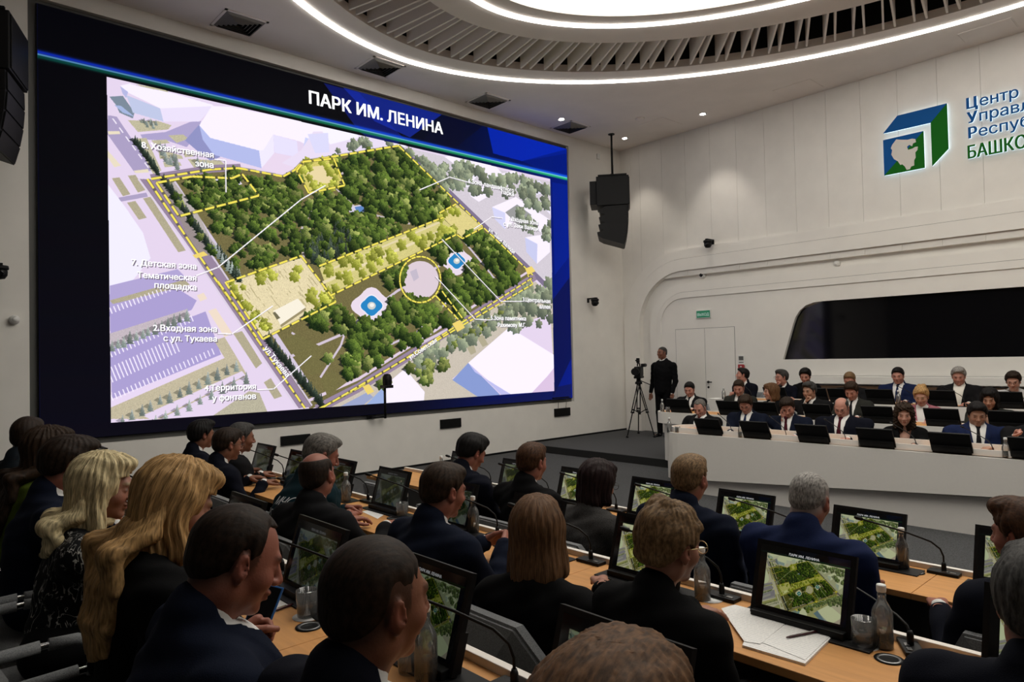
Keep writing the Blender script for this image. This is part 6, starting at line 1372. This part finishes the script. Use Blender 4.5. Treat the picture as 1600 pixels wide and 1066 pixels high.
# ================================================================== WALL FITTINGS
def ptz(p, rz, lab):
    r = empty('ptz_camera', tuple(p), rz, lab, 'camera', 'black swivelling cameras on the walls')      # local x points out of the wall
    MB().box((0, -.03, -.05), (.015, .03, .05)).box((0, -.025, .02), (.26, .025, .05), .005).build('bracket', M_BLACKM, r)
    MB().lathe([(.085, 0), (.09, -.03), (.085, -.045)], 20, (.20, 0, .02)).build('base', M_BLACKP, r)
    MB().lathe([(.0, -.16), (.05, -.15), (.075, -.11), (.078, -.06), (.06, -.03)], 20, (.20, 0, .02), cap=False).build('camera_head', M_BLACKP, r)
    MB().lathe([(.035, .25), (.035, .285), (.02, .287)], 16, (0, 0, -.07), 'X').build('lens', M_GLOSSB, r)
q = at(1114, 380, 0, XR); ptz((XR, q[1], q[2]+.02), R_(180), 'black swivel camera on the right wall above the exit sign')
q = at(921, 472, 1, YS-.02); ptz((q[0]-.05, YS-.02, q[2]+.03), R_(-90), 'black swivel camera beside the right edge of the big screen')
q = at(-4, 425, 1, YS-.02); ptz((q[0], YS-.02, q[2]+.03), R_(-90), 'black swivel camera cut by the left edge of view')
def dome(p, rz, r0, lab, black=True):
    r = empty('dome_camera', tuple(p), rz, lab, 'camera', 'small white wall sensors')
    MB().lathe([(r0, 0), (r0, .03), (r0*.85, .07), (r0*.6, .085)], 20, (0, 0, 0), 'X').build('shell', M_WHITEP, r)
    MB().lathe([(r0*.6, .084), (r0*.4, .10), (r0*.1, .105)], 16, (0, 0, 0), 'X').build('lens', M_GLOSSB if black else M_WHITEP, r)
q = at(1098, 430, 0, XR+.08); dome((XR+.10, q[1], q[2]), R_(180), .075, 'white round camera with black eye in the wall recess')
q = at(1308, 412, 0, XR+.08); dome((XR+.10, q[1], q[2]), R_(180), .055, 'small white sensor in the wall recess above the dark window', False)
q = at(22, 500, 1, YS-.02); dome((q[0], YS-.02, q[2]), R_(-90), .055, 'small white sensor on the wall left of the big screen', False)
q = at(934, 245, 1, YS-.02); o = MB().box((-.045, -.03, -.06), (.045, 0, .06), .004).box((-.03, -.034, -.055), (.03, -.028, -.04)).build('wall_box', M_WHITEP, None, (q[0], YS-.02, q[2])); tag(o, 'small white box on the wall near the hanging pole', 'wall box')
# exit sign
q0, q1 = at(1090, 486.5, 0, XR+.012), at(1110, 495.5, 0, XR+.012); ey, ez = (q0[1]+q1[1])/2, (q0[2]+q1[2])/2
s = empty('exit_sign', (XR+.012, ey, ez), R_(180), 'small green exit sign on the white wall above the double door', 'sign')
EWd, EH = (q0[1]-q1[1])/2+.02, (q0[2]-q1[2])/2+.015
MB().box((0, -EWd, -EH), (.03, EWd, EH), .006).build('sign_body', M_WHITEP, s)
MB().box((.03, -EWd+.012, -EH+.012), (.033, EWd-.012, EH-.012)).build('sign_face', emat('exit_green', (.03, .16, .085), 1.0), s)
V, F = text_mesh('ВЫХОД', .012); sc_ = (2*EWd-.07)/V[:, 0].max(); P = [(.0345, (v[0]*sc_-EWd+.035), v[1]*sc_*1.1-.036) for v in V]
link('lettering', pymesh('lettering', P, F), emat('exit_white', (.55, .62, .58), 1.0), s)
# thermostat and call point
q = at(1159, 563, 0, XR+.012); r = empty('wall_thermostat', (XR+.012, q[1], q[2]), R_(180), 'white wall controller with a dark display beside the door', 'controller')
MB().box((0, -.07, -.10), (.025, .07, .10), .008).build('case', M_WHITEP, r); MB().box((.025, -.05, .0), (.027, .05, .08)).build('display', M_GREYTRIM, r); MB().box((.025, -.05, -.05), (.028, .05, -.035)).build('button', M_GREYTRIM, r)
q = at(1159, 573, 0, XR+.012); r = empty('fire_call_point', (XR+.012, q[1], q[2]), R_(180), 'small red call point under the white wall controller', 'call point')
MB().box((0, -.065, -.045), (.035, .065, .045), .006).build('case', mat('call_red', (.35, .03, .035), .4), r); MB().box((.035, -.018, -.012), (.037, .018, .012)).build('plate', M_WHITEP, r)
# black panels in the screen wall
for (x0, y0, x1, y1), lab in zip(((438, 681, 484, 693), (687, 655, 719.5, 668), (865.5, 638, 890, 650)), ('black panel low on the screen wall behind the grey-haired teal jacket', 'black panel low on the screen wall, middle one', 'black panel low on the screen wall with two thin cables')):
    a, b = at(x0, y0, 1, YS-.02), at(x1, y1, 1, YS-.02); r = empty('wall_speaker_panel', ((a[0]+b[0])/2, YS-.02, (a[2]+b[2])/2), 0, lab, 'panel', 'black panels under the big screen')
    w, h = abs(b[0]-a[0])/2, abs(a[2]-b[2])/2*.86
    MB().box((-w, -.03, -h), (w, 0, h), .004).build('panel_frame', M_BLACKP, r); MB().box((-w+.02, -.034, -h+.02), (w-.02, -.03, h-.02)).build('grille', M_BLACKM, r)
    if x0 > 860:
        for u in (-.5, .5): MB().tube([(w*u, -.01, h), (w*u*1.05, -.025, h+.12), (w*u, -.02, h+.22)], .005, 6).build('cable', M_GREYTRIM, r)
        MB().box((-w*1.2, -.05, h+.21), (w*.8, 0, h+.235)).build('shelf', M_BLACKP, r)
# small camera on a post before the screen
a, b = at(602, 651, 1, YS-.14), at(607, 597, 1, YS-.14); r = empty('post_camera', (a[0], YS-.02, a[2]), 0, 'black camera on a thin post in front of the screen bottom', 'camera')
MB().tube([(-.22, 0, .0), (-.22, -.12, .0), (0, -.12, 0)], .02, 8).box((-.28, -.02, -.03), (-.12, 0, .03)).build('bracket', M_BLACKM, r)
MB().tube([(0, -.12, -.03), (0, -.12, b[2]-a[2]-.1)], .022, 10).build('post', M_BLACKM, r)
h0 = b[2]-a[2]-.1; MB().box((-.05, -.20, h0), (.12, -.05, h0+.05), .008).lathe([(.075, 0), (.08, .08), (.078, .14), (.05, .19), (0, .20)], 18, (.05, -.12, h0+.04), cap=False).build('camera_head', M_BLACKP, r)
# ================================================================== BACKLIT SIGN ON THE RIGHT WALL
sg = empty('wall_sign', (XR, 3.0, 5.2), 0, 'backlit blue and green sign with a cube emblem and lettering on the right wall', 'sign')
M_SB = mat('sign_blue', (.006, .085, .30), .6, spec=.1); M_SG = mat('sign_green', (.008, .13, .010), .6, spec=.1); M_HALO = emat('sign_backlight', (.72, .90, 1.0), 2.2)
def plate(pts, name, m, par=sg, d0=.05, d1=.07, grow_=0.0):
    P = [(y-3.0, z-5.2) for y, z in pts]
    if grow_:
        c = np.mean(P, 0); P = [tuple(c+(np.array(p)-c)*(1+grow_)) for p in P]
    return MB().prism(P, 0, -d1, -d0).build(name, m, par)
def back(pts, par):
    o = plate(pts, 'backlight', M_HALO, par, .030, .047, -.0); return o
top_f = [(4.285, 5.44), (4.055, 5.685), (3.32, 5.685), (3.56, 5.435)]; side_f = [(3.32, 5.68), (3.32, 4.95), (3.56, 4.72), (3.56, 5.432)]
o = plate(top_f, 'emblem_top', M_SB); back(top_f, o); o = plate(side_f, 'emblem_side', M_SG); back(side_f, o)
fr_a = [(4.29, 5.325), (3.67, 5.325), (4.29, 4.715)]; fr_b = [(3.67, 5.325), (3.67, 4.715), (4.29, 4.715)]
o = plate(fr_a, 'emblem_front_blue', M_SB); plate(fr_b, 'emblem_front_green', M_SG); back([(4.29, 5.325), (3.67, 5.325), (3.67, 4.715), (4.29, 4.715)], o)
mapc = lambda x, y: (4.29-(x-650)/222*.62, 0)
mp = [(690, 520), (712, 490), (740, 492), (775, 492), (800, 486), (818, 488), (822, 505), (805, 512), (800, 528), (785, 520), (772, 530), (778, 548), (800, 542), (818, 532), (832, 530), (830, 548), (818, 562), (820, 590), (812, 606), (812, 635), (795, 640), (788, 655), (770, 660), (760, 640), (745, 628), (735, 632), (722, 612), (700, 600), (685, 575), (690, 550), (682, 540)]
plate([tuple(at(1200+x/3.5525, 80+y/3.5525, 0, XR-.07)[1:]) for x, y in mp], 'emblem_map', mat('sign_white', (.66, .63, .58), .5), sg, .070, .076)
def sign_text(s, y_left, z_base, capH, m, bold, first=None, width=None):
    V, F = text_mesh(s, .003); n0 = len(V); K_ = 3 if bold < .02 else 7
    V = np.concatenate([V+np.array(((k/(K_-1)*2-1)*bold*1.3, 0, 0)) for k in range(K_)]); F = [tuple(i+n0*k for i in f) for k in range(K_) for f in F]
    V[:, 0] -= V[:, 0].min(); sc_ = capH/.70; P0 = V*sc_
    if width: P0[:, 0] *= width/P0[:, 0].max()
    n = len(P0); y = y_left-3.0-P0[:, 0]; z = z_base-5.2+P0[:, 1]
    kk = np.arange(n)//n0*.0006; A_ = [(-.062-k, a, b) for a, b, k in zip(y, z, kk)]; B2 = [(-.046-k, a, b) for a, b, k in zip(y, z, kk)]
    from collections import Counter
    ec = Counter(); 
    for f in F:
        for i in range(len(f)): ec[(f[i], f[(i+1) % len(f)])] += 1
    sides = [(a, b, b+n, a+n) for (a, b) in ec if (b, a) not in ec]
    o = link('lettering', pymesh('lettering', A_+B2, [tuple(f) for f in F]+[tuple(i+n for i in f[::-1]) for f in F]+sides), m, sg)
    Bk = [(-.030-k*.1, a, b) for a, b, k in zip(y, z, kk)]; link('backlight', pymesh('backlight', Bk, [tuple(f) for f in F]), M_HALO, o)
yp = lambda x, y: at(x, y, 0, XR-.06)[1]
nat = text_mesh('ентр', .012)[0][:, 0].max()*.165/.70; stre = (yp(1530.7, 140)-yp(1591.8, 132))/nat
for a_, b_, z0, x1, x2 in (('Ц', 'ентр', 5.515, 1509.6, 1530.7), ('У', 'правления', 5.285, 1509.6, 1529.5), ('Р', 'еспубликой', 5.045, 1511, 1527.5)):
    sign_text(a_, yp(x1, 160), z0, .168, M_SB, .03, None, (yp(x1, 160)-yp(x2, 160))*.86); sign_text(b_, yp(x2, 160), z0, .165, M_SB, .008, None, text_mesh(b_, .012)[0][:, 0].max()*.165/.70*stre)
sign_text('БАШКОРТОСТАН', 3.06, 4.725, .20, M_SG, .022, None, 1.78)
